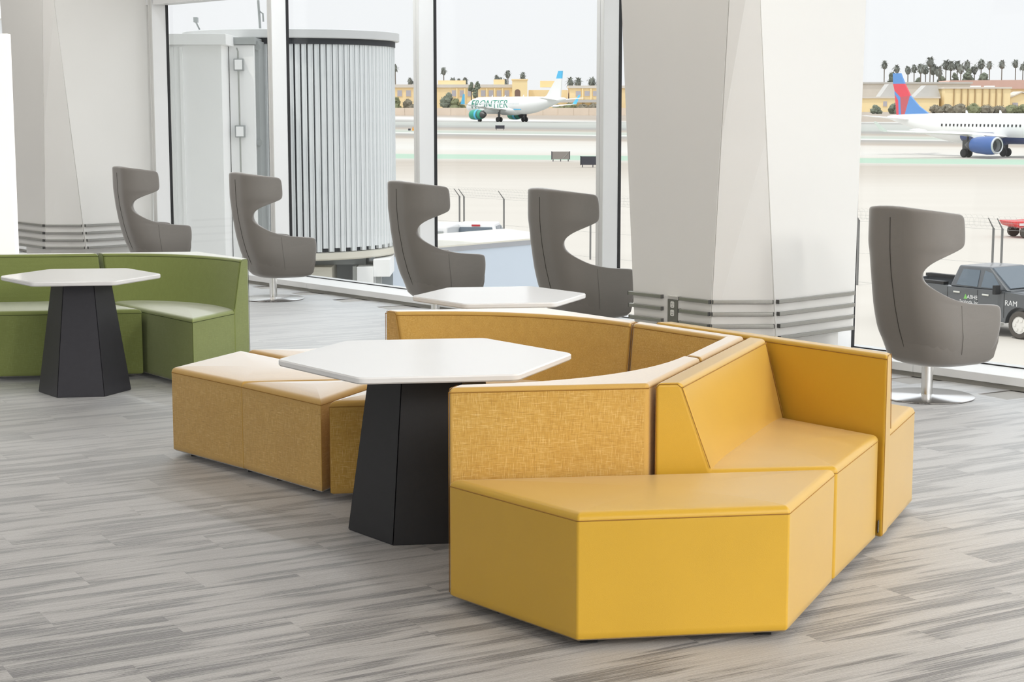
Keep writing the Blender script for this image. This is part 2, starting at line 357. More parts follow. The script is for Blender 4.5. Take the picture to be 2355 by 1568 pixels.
def cushion(poly, z0, z1, rt=0.026, crown=0.012, rc=0.014):
    """upholstered block over a convex ccw plan: rounded top edge, gently crowned top"""
    P = round_poly(poly, rc, 3); n = len(P); c = centroid(poly); mb = MB(); rings = []
    for ins, z in ((0.010, z0), (0.0, z0+0.010), (0.0, z0+0.03), (0.0, z1-rt-0.02), (0.0, z1-rt)):
        rings.append([(x, y, z) for x, y in (inset_r(P, poly, rc, ins))])
    for k in range(1, 5):
        a = k/4*pi/2; rings.append([(x, y, z1-rt+rt*sin(a)) for x, y in inset_r(P, poly, rc, rt*(1-cos(a)))])
    base = rings[-1]
    for sc_, h in ((0.86, 0.45), (0.6, 0.85), (0.25, 1.0)):
        rings.append([(c[0]+(x-c[0])*sc_, c[1]+(y-c[1])*sc_, z1+crown*h) for x, y, z in base])
    vs = [q for r in rings for q in r]; fs = [tuple(reversed(range(n)))]
    for i in range(len(rings)-1):
        for k in range(n): fs.append((i*n+k, i*n+(k+1) % n, (i+1)*n+(k+1) % n, (i+1)*n+k))
    t = (len(rings)-1)*n; vs.append((c[0], c[1], z1+crown)); fs += [(t+k, t+(k+1) % n, len(vs)-1) for k in range(n)]
    return mb.add(vs, fs)
def inset_r(P, poly, rc, d):
    if d == 0: return P
    return round_poly(inset(poly, d), max(0.003, rc-d*0.5), 3)

# ------------------------------------------------------------------ building shell
floor = struct('floor', 'striped grey carpet plank floor')
MB().box((0, 0, 0), (34, 30.35, 0.25)).build('slab', M['slab'], floor, loc=tuple(wp(2, -14.82, -0.131))).rotation_euler = (0, 0, WALL_ANG)
ca, sa = cos(radians(30)), sin(radians(30))
def pq(p, q): return (p*ca-q*sa, p*sa+q*ca)
cells = []
for j in range(-20, 110):
    sh = (j*0.37) % 1.0
    for i in range(-25, 30):
        p0 = i-sh; cx, cy = pq(p0+0.5, j*0.25+0.125)
        o = (Vector((cx, cy, 0))-L0).dot(NV)
        if o > 0.1 or cy < 3.2 or cy > 26 or cx < -9 or cx > 6.5: continue
        cells.append((cy*cy*1.0+abs(cx/cy) * (40 if abs(cx/cy) > 0.33 else 0), i, j, p0))
def in_view(c):
    x, y = pq(c[3]+0.5, c[2]*0.25+0.125); return abs(x/y) < 0.36 and 5.0 < y
cells.sort(key=lambda c: (not in_view(c), c[0]))
pm = MB(); pm.hexa([(0.0001, 0.0001, -0.006), (0.9999, 0.0001, -0.006), (0.9999, 0.2499, -0.006), (0.0001, 0.2499, -0.006), (0.0003, 0.0003, 0), (0.9997, 0.0003, 0), (0.9997, 0.2497, 0), (0.0003, 0.2497, 0)])
first = None
for k, (_, i, j, p0) in enumerate(cells[:300]):
    x, y = pq(p0, j*0.25)
    if first is None: o = first = pm.build('carpet_plank', M['carpet'], floor, smooth=None)
    else: o = first.copy(); COL.objects.link(o)
    o.location = (x, y, 0); o.rotation_euler = (0, 0, radians(30))
rest = MB()
for _, i, j, p0 in cells[300:]:
    b = [pq(p0+0.0001, j*0.25+0.0001), pq(p0+0.9999, j*0.25+0.0001), pq(p0+0.9999, j*0.25+0.2499), pq(p0+0.0001, j*0.25+0.2499)]
    rest.prism(b, -0.006, 0)
tag(rest.build('carpet_plank', M['carpet'], floor, smooth=None), kind='stuff')

ceil = struct('ceiling', 'white ceiling over the lounge')
MB().box((0, 0, 0), (40, 31.6, 0.3)).build('ceiling_panel', M['ceiling'], ceil, loc=tuple(wp(5, -14.2, CEIL+0.15))).rotation_euler = (0, 0, WALL_ANG)
wl = struct('wall_left', 'white wall at the far left of the lounge')
MB().box((0, 0, 0), (0.2, 30, CEIL)).build('wall_panel', M['ceiling'], wl, loc=tuple(wp(-14.8, -14.6, CEIL/2))).rotation_euler = (0, 0, WALL_ANG)

# curtain wall: low sill bench, mullions, panes
GO = 0.36
MUL = [-11.78+2.4*k for k in range(0, 12)]
trim = struct('trim_1', 'low white aluminium sill bench running under the glass')
for k in range(11):
    s0 = -11.9+2.4*k+0.001+0.9; s1 = s0+2.398
    m = MB(); a = [wp(s0, 0), wp(s1, 0), wp(s1, 0.42), wp(s0, 0.42)]
    m.prism([(p.x, p.y) for p in a], 0.032, 0.088)
    m.build('sill_panel', M['sill'], trim, bevel=0.003)
    m = MB(); a = [wp(s0-0.0005, 0.012), wp(s1+0.0005, 0.012), wp(s1+0.0005, 0.42), wp(s0-0.0005, 0.42)]
    m.prism([(p.x, p.y) for p in a], 0.0, 0.03)
    m.build('toe_kick', M['toe'], trim, smooth=None)
def mullion(s, parent, z0=0.088, z1=CEIL):
    m = MB()
    for o0, o1, s0, s1, mi in ((0.155, GO-0.035, -0.062, 0.012, 0),):
        a = [wp(s+s0, o0), wp(s+s1, o0), wp(s+s1, o1), wp(s+s0, o1)]; m.prism([(p.x, p.y) for p in a], z0, z1)
    o = m.build('mullion', M['alu'], parent, smooth=None)
    m = MB(); a = [wp(s-0.064, 0.149), wp(s-0.027, 0.149), wp(s-0.027, 0.154), wp(s-0.064, 0.154)]; m.prism([(p.x, p.y) for p in a], z0, z1)
    a = [wp(s-0.023, 0.149), wp(s+0.014, 0.149), wp(s+0.014, 0.154), wp(s-0.023, 0.154)]; m.prism([(p.x, p.y) for p in a], z0, z1)
    m.build('cover_cap', M['alu_grey'], parent, smooth=None)  # greyer front caps, the shade on them put into the colour
    m = MB(); a = [wp(s-0.064, GO-0.034), wp(s+0.016, GO-0.034), wp(s+0.016, GO-0.002), wp(s-0.064, GO-0.002)]; m.prism([(p.x, p.y) for p in a], z0, z1)
    m.build('gasket', M['gasket'], parent, smooth=None)
for k in range(11):
    w = struct('window_%d' % (k+1), 'floor-to-ceiling pane of the curtain wall')
    s0, s1 = MUL[k], MUL[k+1]
    m = MB(); a = [wp(s0+0.02, GO), wp(s1-0.066, GO), wp(s1-0.066, GO+0.012), wp(s0+0.02, GO+0.012)]
    m.prism([(p.x, p.y) for p in a], 0.086, CEIL); m.build('pane', M['glass'], w, smooth=None)
    mullion(s1, w)
    m = MB(); a = [wp(s0+0.02, GO-0.01), wp(s1-0.066, GO-0.01), wp(s1-0.066, GO-0.001), wp(s0+0.02, GO-0.001)]
    m.prism([(p.x, p.y) for p in a], 0.088, 0.096); m.build('bottom_gasket', M['gasket'], w, smooth=None)
    if s1 < 1.0:      # low head with a soffit over the boarding-bridge bays
        m = MB(); a = [wp(s0+0.02, 0.16), wp(s1-0.066, 0.16), wp(s1-0.066, GO-0.002), wp(s0+0.02, GO-0.002)]
        m.prism([(p.x, p.y) for p in a], 2.95, CEIL); m.build('head_panel', M['alu'], w, smooth=None)
fas = struct('wall_front', 'outer face of the building below and above the glass')
m = MB(); a = [wp(-15, 0.425), wp(18, 0.425), wp(18, 0.6), wp(-15, 0.6)]; m.prism([(p.x, p.y) for p in a], -4.6, 0.07); m.build('spandrel', M['alu'], fas, smooth=None)
m = MB(); a = [wp(-15, 0.40), wp(18, 0.40), wp(18, 0.75), wp(-15, 0.75)]; m.prism([(p.x, p.y) for p in a], CEIL+0.01, CEIL+0.3); m.build('eave', M['alu'], fas, smooth=None)

# faceted columns, wider at the top, with bumper rails round the foot
def col_at(z):
    f = lambda z0, v0, k: v0+k*(z-z0)
    L = (f(0.25, 6.615, -0.0704), -1.076); v1 = (f(0.25, 7.322, 0.0538), -1.076)
    v2 = (7.612, max(-1.07, f(0.25, -0.733, -0.1026))); R = (7.612, f(0.25, 0.11, 0.02)); B = (f(0.25, 6.615, -0.0704), f(0.25, 0.11, 0.0))
    return L, v1, v2, R, (L[0], 0.11)
def column(ds, do, label, outlet):
    root = struct('column', label)
    def P(so_, z): return wp(so_[0]+ds, so_[1]+do, z)
    z0, z1 = 0.262, CEIL-0.005
    names = ['left_panel', 'corner_panel', 'right_panel', 'rear_panel', 'end_panel']
    for i in range(5):
        zs = [z0, 1.6, 2.9, z1]; m = MB(); outs = []; ins = []
        for z in zs:
            c = col_at(z); a, b = c[i], c[(i+1) % 5]
            pa, pb = P(a, z), P(b, z); t = (pb-pa); L = t.length; t.normalize(); nrm = Vector((-t.y, t.x, 0))
            g = min(0.004, L*0.1)
            outs.append((pa+t*g, pb-t*g)); ins.append((pa+t*g+nrm*0.012, pb-t*g+nrm*0.012))
        vs = []
        for (a, b), (c, d) in zip(outs, ins): vs += [a, b, d, c]
        fs = [(0, 3, 2, 1)]
        for k in range(3):
            q = k*4
            for e0, e1 in ((0, 1), (1, 2), (2, 3), (3, 0)): fs.append((q+e0, q+e1, q+4+e1, q+4+e0))
        fs.append((12, 13, 14, 15)); m.add(vs, fs)
        m.build(names[i], M['clad'], root, smooth=None)
    # core that shows in the joints, recessed foot
    m = MB(); vs = []
    for z in (0.262, z1):
        c = [P(q, z) for q in col_at(z)]; ce = sum(c, Vector((0, 0, 0)))/5
        vs += [q+(ce-q).normalized()*0.02 for q in c]
    for q in vs: pass
    m.add(vs, [(4, 3, 2, 1, 0), (5, 6, 7, 8, 9)]+[(i, (i+1) % 5, 5+(i+1) % 5, 5+i) for i in range(5)]); m.build('core', M['clad'], root, smooth=None)
    c = [P(q, 0) for q in col_at(0.262)]; ce = sum(c, Vector((0, 0, 0)))/5
    poly = [((ce+(q-ce)*0.86).x, (ce+(q-ce)*0.86).y) for q in c]
    MB().prism(poly, 0.0, 0.262).build('foot', M['clad'], root, smooth=None)
    # rails
    for zt in (0.53, 0.447, 0.365, 0.283):
        zc = zt-0.012; c = col_at(zc)
        spans = []
        for i in range(3):
            a, b = P(c[i], zc), P(c[i+1], zc); t = (b-a).normalized(); nrm = Vector((t.y, -t.x, 0))
            if i == 0 and outlet: spans += [(a-t*0.02, a+t*(b-a).length*0.40, nrm), (a+t*(b-a).length*0.63, b-t*0.005, nrm)]
            elif i == 2: spans.append((a+t*0.02, b-t*0.03, nrm))
            else: spans.append((a+t*0.006, b-t*0.012, nrm))
        for a, b, nrm in spans:
            m = MB(); d0 = 0.003; d1 = 0.028
            q = [a+nrm*d0, b+nrm*d0, b+nrm*d1, a+nrm*d1]
            m.prism(ccw([(x.x, x.y) for x in q]), zc-0.0125, zc+0.0125)
            r = m.build('bumper_rail', M['rail'], root, bevel=0.003)
            m = MB(); t = (b-a).normalized()
            for e0, e1 in ((a-t*0.004, a-t*0.0005), (b+t*0.0005, b+t*0.004)):
                q = [e0+nrm*d0, e1+nrm*d0, e1+nrm*(d1+0.001), e0+nrm*(d1+0.001)]
                m.prism(ccw([(x.x, x.y) for x in q]), zc-0.0135, zc+0.0135)
            m.build('end_cap', M['rail_cap'], r, smooth=None)
    return P
PC = column(0, 0, 'white faceted column with four bumper rails and a power outlet', True)
column(-9.92, 0.06, 'white faceted column beside the tall cream panel', False)

# power outlet on the nearer column
c0 = col_at(0.45); a = PC(c0[0], 0.45); b = PC(c0[1], 0.45); t = (b-a).normalized(); nr = Vector((t.y, -t.x, 0)); oc = a+t*0.385
ou = thing('wall_outlet', 'grey double power outlet plate on the column between the rails', 'outlet', (oc.x+nr.x*0.001, oc.y+nr.y*0.001, 0.36))
rz = atan2(t.y, t.x)
def lb(m, x, y, z, sx_, sy_, sz_):   # box in the outlet's own frame (x along face, y out)
    c = t*x+nr*y; m.box((c.x, c.y, z), (sx_, sy_, sz_), rz); return m
lb(MB(), 0, 0.004, 0.065, 0.092, 0.008, 0.16).build('cover_plate', M['outlet_box'], ou, bevel=0.002)
for zz in (0.11, 0.052):
    m = MB(); pr_ = []
    prof = round_poly([(-0.017, -0.022), (0.017, -0.022), (0.017, 0.022), (-0.017, 0.022)], 0.013, 5); n = len(prof)
    vs = [t*x+nr*0.008+Vector((0, 0, zz+y)) for x, y in prof]+[t*x+nr*0.0105+Vector((0, 0, zz+y)) for x, y in prof]
    m.add(vs, [tuple(range(n)), tuple(reversed(range(n, 2*n)))]+[(i, (i+1) % n, n+(i+1) % n, n+i) for i in range(n)])
    r = m.build('receptacle', M['outlet_white'], ou)
    m = MB(); lb(m, -0.007, 0.011, zz+0.004, 0.003, 0.001, 0.010); lb(m, 0.007, 0.011, zz+0.004, 0.003, 0.001, 0.008); lb(m, 0, 0.011, zz-0.011, 0.006, 0.001, 0.006)
    m.build('slots', M['slot'], r, smooth=None)
lb(MB(), 0, 0.012, 0.170, 0.094, 0.024, 0.006).build('hood_lip', M['outlet_white'], ou, bevel=0.001)

# cream panel at the far left, with emission added to keep it bright
lp = thing('cream_panel', 'tall blank cream panel with an added glow, standing behind the green sofa', 'panel', (-4.08, 13.0, 0))
MB().box((0, 0, 1.21), (0.56, 0.10, 2.30)).build('glow_face', M['cream_glow'], lp, bevel=0.004)
MB().box((0, 0, 0.03), (0.6, 0.22, 0.06)).build('base', M['alu_grey'], lp, bevel=0.004)

# ------------------------------------------------------------------ modular seating
SH, BH, ZB = 0.47, 0.80, 0.03
def seam_ring(poly, z, r=0.0022, rc=0.014):
    P = round_poly(poly, rc, 3); return MB().tube([(x, y, z) for x, y in P], r, 4, True)
def feet(root, poly, c):
    for p in inset(poly, 0.11):
        MB().box((p[0]-c[0], p[1]-c[1], 0.016), (0.06, 0.06, 0.032)).build('foot', M['black_glide'], root, smooth=None)
def module(name, label, cat, poly, fab, seam, group=None, back=None, rc=0.014, vseam=True):
    """poly: ccw plan; back: (outer polyline, inner-top polyline, inner-bottom polyline)"""
    poly = ccw(poly); c = centroid(poly); root = thing(name, label, cat, (c[0], c[1], 0), 0, group)
    loc = [sub(p, c) for p in poly]; pp = inset(loc, 0.004)
    cushion(pp, ZB, SH, rc=rc).build('seat', fab, root, smooth=180, wnorm=True)
    sm = seam_ring(pp, SH-0.027, rc=rc)
    q = inset(pp, -0.0005)
    for p in (pp if vseam else []):
        d = Vector(p).normalized(); x = Vector(p)*1.0-d*0.0042
        sm.tube([(x.x, x.y, ZB+0.01), (x.x, x.y, SH-0.03)], 0.0016, 4)
    sm.build('seat_seam', seam, root, smooth=None)
    feet(root, loc, (0, 0))
    if back:
        O, T, B = ([sub(p, c) for p in l] for l in back); n = len(O); vs = []; fs = []
        for o, t, b in zip(O, T, B):
            vs += [(o[0], o[1], ZB), (o[0], o[1], BH), (t[0], t[1], BH), (b[0], b[1], SH-0.02), (b[0], b[1], ZB)]
        for i in range(n-1):
            for k in range(5): fs.append((i*5+k, i*5+(k+1) % 5, (i+1)*5+(k+1) % 5, (i+1)*5+k))
        fs += [(0, 1, 2, 3, 4), tuple((n-1)*5+k for k in (4, 3, 2, 1, 0))]
        MB().add(vs, fs).build('backrest', fab, root, bevel=0.016, seg=4, blimit=33)
        s = MB()
        lerp = lambda a, b_, k: (a[0]+(b_[0]-a[0])*k, a[1]+(b_[1]-a[1])*k)
        s.tube([(*lerp(t, b, 0.055), BH-0.018) for t, b in zip(T, B)], 0.0022, 4)
        s.tube([(o[0], o[1], BH-0.018) for o in O], 0.0022, 4)
        for i, j in ((0, 1), (n-1, n-2)):
            o, t, b = O[i], T[i], B[i]; e = Vector((O[j][0]-o[0], O[j][1]-o[1])).normalized()*0.014
            def sh(p): return (p[0]+e.x, p[1]+e.y)
            tt, bb, oo = sh(t), sh(b), sh(o)
            o2, t2, b2 = o, lerp(t, o, 0.02), lerp(b, o, 0.02)
            k1, k2 = lerp(o, t, 0.16), lerp(o, t, 0.84)
            s.tube([(*lerp(o, t, 0.03), ZB+0.01), (*lerp(o, t, 0.03), BH-0.02), (*k1, BH-0.004), (*k2, BH-0.004), (*lerp(lerp(t, b, 0.06), o, 0.03), BH-0.02), (*lerp(b, o, 0.03), SH+0.005)], 0.0015, 4)
        s.build('back_seam', seam, root, smooth=None)
    return root
def off_line(p0, p1, d):
    v = Vector((p1[0]-p0[0], p1[1]-p0[1])).normalized(); n = Vector((-v.y, v.x))*d
    return (p0[0]+n.x, p0[1]+n.y), (p1[0]+n.x, p1[1]+n.y)
def curved_back(p0, v, p1, side, tt, tb, d0, d1, sharp=False, n=14):
    """back round the corner p0-v-p1, ends cut along the module's sides (directions d0, d1); inner side curved or mitred"""
    O = [(p0[0]+(v[0]-p0[0])*k/(n//2), p0[1]+(v[1]-p0[1])*k/(n//2)) for k in range(n//2+1)]+[(v[0]+(p1[0]-v[0])*k/(n//2), v[1]+(p1[1]-v[1])*k/(n//2)) for k in range(1, n//2+1)]
    def inner(d):
        a0, a1 = off_line(p0, v, d*side); b0, b1 = off_line(v, p1, d*side)
        A, B = Vector(a0), Vector(b0); da = Vector(a1)-A; db = Vector(b1)-B
        den = da.x*db.y-da.y*db.x; k = ((B.x-A.x)*db.y-(B.y-A.y)*db.x)/den; C = A+da*k
        A = Vector(mv(p0, d0, d/sin(pi/3))); E = Vector(mv(p1, d1, d/sin(pi/3)))
        if sharp: return [tuple(A), tuple(C), tuple(E)]
        return [tuple(A*(1-s)**2+C*2*s*(1-s)+E*s*s) for s in [i/n for i in range(n+1)]]
    return ([p0, v, p1] if sharp else O), inner(tt), inner(tb)
def straight_back(p0, p1, d0, d1, tt, tb):
    f = lambda d: [mv(p0, d0, d/sin(pi/3)), mv(p1, d1, d/sin(pi/3))]
    return [p0, p1], f(tt), f(tb)
A7 = 0.705; LN, SY = M['linen'], M['seam_yellow']; LE = M['leather']
v1 = (0.502, 6.152); p0 = mv(v1, 188, 0.74); w1 = mv(v1, 68, 0.70); v2 = mv(v1, 68, 1.41); s_ = mv(v2, 128, 0.705); zc_ = mv(w1, 128, 0.705)
v3 = mv(s_, 128, 0.70); e_ = mv(v3, 188, 0.81)
module('corner_sofa', 'mustard linen corner seat with curved back, standing behind the yellow leather bench', 'sofa', [p0, v1, w1, zc_], LN, SY, 'mustard linen sofa ring', curved_back(p0, v1, w1, 1, 0.085, 0.17, 68, 128))
w1b = mv(w1, 68, 0.012)
module('corner_sofa', 'mustard linen corner seat with a sharp inner angle, middle of the three backed seats', 'sofa', [w1b, v2, s_, mv(zc_, 68, 0.012)], LN, SY, 'mustard linen sofa ring', curved_back(w1b, v2, mv(s_, -52, 0.012), 1, 0.078, 0.15, 128, 248, True))
module('corner_sofa', 'mustard linen corner seat with curved back, farthest of the ring, below the grey chairs', 'sofa', [zc_, s_, v3, e_], LN, SY, 'mustard linen sofa ring', curved_back(s_, v3, e_, 1, 0.085, 0.17, 248, -52))
# leather side
oA, oB, oC, oD = (-0.236, 6.030), (0.216, 5.492), (0.942, 5.598), (1.213, 6.216)
module('bench', 'yellow leather backless bench in the foreground, four-sided with slanted ends', 'bench', [oA, oB, oC, oD], LE, SY)
n22 = V2(-22); a0 = (v1[0]+n22[0]*0.022, v1[1]+n22[1]*0.022); a0 = mv(a0, 68, 0.012); a1 = (1.224, 6.238); a2 = (1.515, 6.870); a3 = mv(a0, 68, 1.40)
g1 = module('sofa', 'yellow leather sofa with a straight back facing right, behind the foreground bench', 'sofa', [a0, a1, a2, a3], LE, SY, 'yellow leather sofas', straight_back(a0, a3, 8, -52, 0.085, 0.19))
j0 = mv(a2, 38, 0.022); j0 = mv(j0, -52, 0.01); j1 = mv(j0, 128, 1.40); j2 = mv(j1, 8, A7); j3 = (1.822, 7.535)
module('sofa', 'yellow leather sofa facing away to the windows, its back panel closing the corner', 'sofa', [j0, j3, j2, j1], LE, SY, 'yellow leather sofas', straight_back(j0, j1, 66, 8, 0.075, 0.10))
# ribbon tag at the foot of the leather sofa
cg = centroid([a0, a1, a2, a3]); tg = MB(); tp = sub(mv(a2, -22, 0.002), cg)
ub = V2(68); nb = V2(-22)
def tagq(u0, u1, z0, z1, o0, o1): return [(tp[0]+ub[0]*u+nb[0]*o, tp[1]+ub[1]*u+nb[1]*o, z) for z in (z0, z1) for u, o in ((u0, o0), (u1, o0), (u1, o1), (u0, o1))]
tgo = MB().hexa(tagq(-0.002, 0.030, 0.055, 0.105, 0.0, 0.0016)).build('ribbon_tag', M['tag'], g1, smooth=None)
tgo['label'] = 'black ribbon tag with white lettering'
def text_mesh(body, size, depth=0.0):
    cu = bpy.data.curves.new('lettering', 'FONT'); cu.body = body; cu.size = size; cu.extrude = depth; cu.align_x = 'CENTER'; cu.align_y = 'CENTER'; cu.resolution_u = 3
    o = bpy.data.objects.new('lettering', cu); COL.objects.link(o); bpy.context.view_layer.update()
    me = bpy.data.meshes.new_from_object(o.evaluated_get(bpy.context.evaluated_depsgraph_get())); bpy.data.objects.remove(o); return me
def put_text(body, size, mat, parent, origin, xdir, ydir, depth=0.0):
    me = text_mesh(body, size, depth); X, Y = Vector(xdir).normalized(), Vector(ydir).normalized(); Z = X.cross(Y)
    for v in me.vertices: p = Vector(v.co); v.co = Vector(origin)+X*p.x+Y*p.y+Z*p.z
    me.materials.clear(); me.materials.append(mat)
    o = bpy.data.objects.new('lettering', me); COL.objects.link(o); o.parent = parent; return o
put_text('derlot', 0.021, M['tag_text'], tgo, (tp[0]+ub[0]*0.014+nb[0]*0.0022, tp[1]+ub[1]*0.014+nb[1]*0.0022, 0.08), (0, 0, 1), (-ub[0], -ub[1], 0))
# backless linen stools at the left of the ring
q0, mm, nn = (-1.775, 8.71), (-1.332, 8.23), (-0.640, 8.327); rr = mv(q0, 68, 0.70); q1 = (-0.882, 7.71)
module('bench', 'mustard linen backless bench at the left end of the ring, beside the green sofa', 'bench', [q0, mm, nn, rr], LN, SY, 'mustard linen stools', None, 0.005, False)
module('stool', 'triangular mustard linen stool pushed against the left bench, its point at the table', 'stool', [mv(mm, 128, 0.006), q1, mv(nn, 248, 0.006)], LN, SY, 'mustard linen stools', None, 0.006, False)
x0 = (-0.848, 7.668); module('stool', 'triangular mustard linen stool half hidden behind the black table pedestal', 'stool', [x0, mv(x0, 8, 0.69), mv(x0, 68, 0.69)], LN, SY, 'mustard linen stools')
lc = [mv(rr, 38, 0.035), mv(mv(nn, 38, 0.035), 128, 0.16)]; lc += [mv(lc[1], 68, 0.56), mv(lc[0], 8, 0.62)]
module('bench', 'mustard linen backless bench behind the left bench, only its top showing', 'bench', lc, LN, SY, 'mustard linen stools')
# green sofas
GF, GS = M['green'], M['seam_green']
gK = (-2.044, 10.76); ge = mv(gK, 68, A7); gV = mv(ge, 128, A7); g0 = mv(gV, 188, A7)
module('corner_sofa', 'green corner sofa seat with curved back, behind the small dark table', 'sofa', [gK, ge, gV, g0], GF, GS, 'green sofas', curved_back(ge, gV, g0, 1, 0.085, 0.17, 248, -52))
gi = mv(mv(gK, 128, 0.66), 188, 0.02); gb = mv(g0, 188, 0.025); gf0 = mv(gi, 188, 1.42); gb0 = mv(gb, 188, 1.42)
module('sofa', 'green straight sofa running out of the picture at the left edge', 'sofa', [gf0, gi, gb, gb0], GF, GS, 'green sofas', straight_back(gb, gb0, -55, -55, 0.085, 0.17))

# ------------------------------------------------------------------ hexagonal tables
def table(label, c, R, rb, rt, steel):
    root = thing('hexagonal_table', label, 'table', (c[0], c[1], 0), 0, 'hexagonal lounge tables')
    hx = lambda r: [(r*cos(radians(8+60*k)), r*sin(radians(8+60*k))) for k in range(6)]
    top = round_poly(hx(R), 0.05, 5); t2 = round_poly(hx(R-0.006), 0.047, 5)
    n = len(top); vs = []; rings = [(t2, 0.722), (top, 0.728), (top, 0.744), (t2, 0.75)]
    for p, z in rings: vs += [(x, y, z) for x, y in p]
    fs = [tuple(reversed(range(n))), tuple(range(3*n, 4*n))]
    for i in range(3):
        for k in range(n): fs.append((i*n+k, i*n+(k+1) % n, (i+1)*n+(k+1) % n, (i+1)*n+k))
    MB().add(vs, fs).build('tabletop', M['white_top'], root, smooth=28)
    for k in range(6):
        a, b = hx(rb)[k], hx(rb)[(k+1) % 6]; c_, d = hx(rt)[k], hx(rt)[(k+1) % 6]
        g = 0.003
        def ins(p, q): v = Vector((q[0]-p[0], q[1]-p[1])).normalized()*g; return (p[0]+v.x, p[1]+v.y)
        A_, B_, C_, D_ = ins(a, b), ins(b, a), ins(c_, d), ins(d, c_); f = 0.96
        sc = lambda p: (p[0]*f, p[1]*f)
        MB().hexa([(*A_, 0.006), (*B_, 0.006), (*sc(B_), 0.006), (*sc(A_), 0.006), (*C_, 0.713), (*D_, 0.713), (*sc(D_), 0.713), (*sc(C_), 0.713)]).build('pedestal_panel', steel, root, smooth=None)
    MB().prism([(x*0.985, y*0.985) for x, y in hx(rb)], 0.0, 0.70, poly1=[(x*0.985, y*0.985) for x, y in hx(rt)]).build('pedestal_core', steel, root, smooth=None)
    MB().prism(hx(rt+0.03), 0.712, 0.7215).build('mounting_plate', steel, root, smooth=None)
    return root
table('large hexagonal table with white top and black pedestal inside the mustard sofa ring', (-0.366, 7.19), 0.636, 0.345, 0.245, M['black_steel'])
table('small hexagonal table with white top and charcoal pedestal by the green sofa', (-2.75, 10.78), 0.505, 0.292, 0.186, M['charcoal_steel'])
table('small hexagonal table mostly hidden behind the mustard sofa, in front of two grey chairs', (-0.07, 9.62), 0.505, 0.292, 0.186, M['charcoal_steel'])

# ------------------------------------------------------------------ winged swivel chairs
def interp(tab, z):
    for (z0, v0), (z1, v1_) in zip(tab, tab[1:]):
        if z <= z1: k = (z-z0)/(z1-z0); k = max(0, min(1, k)); return v0+(v1_-v0)*k
    return tab[-1][1]
YB = [(0.2, 0.10), (0.235, 0.15), (0.3, 0.20), (0.45, 0.262), (0.6, 0.305), (0.8, 0.345), (0.95, 0.362), (1.25, 0.37)]
WD = [(0.2, 0.20), (0.235, 0.235), (0.3, 0.28), (0.42, 0.31), (0.6, 0.305), (0.8, 0.29), (1.0, 0.30), (1.25, 0.29)]
FRONT = [(0.22, 0.245), (0.29, 0.29), (0.315, 0.36), (0.328, 0.47), (0.325, 0.572), (0.305, 0.595), (0.20, 0.602), (0.06, 0.615), (-0.08, 0.642), (-0.175, 0.680), (-0.25, 0.722),
         (-0.30, 0.765), (-0.305, 0.825), (-0.262, 0.878), (-0.175, 0.915), (-0.055, 0.950), (-0.022, 0.966), (-0.012, 1.00), (-0.018, 1.11), (-0.026, 1.150), (-0.060, 1.168)]
BACKZ = [0.235, 0.29, 0.35, 0.41, 0.465, 0.515, 0.56, 0.60, 0.64, 0.685, 0.73, 0.775, 0.82, 0.865, 0.91, 0.96, 1.01, 1.07, 1.13, 1.18, 1.215]
def u_path(w, b, yf, r):
    """points finder along the half U: t=0 rear centre, outward to the front tip"""
    if yf >= -b+r: end = (w-r)+pi*r/2+(yf+b-r)
    else: end = (w-r)+r*acos(max(-1, min(1, 1-(yf+b)/r)))
    def P(t):
        if t <= w-r: return (t, -b)
        t2 = t-(w-r)
        if t2 <= pi*r/2: f = t2/r; return (w-r+r*sin(f), -b+r*(1-cos(f)))
        return (w, -b+r+(t2-pi*r/2))
    return P, end
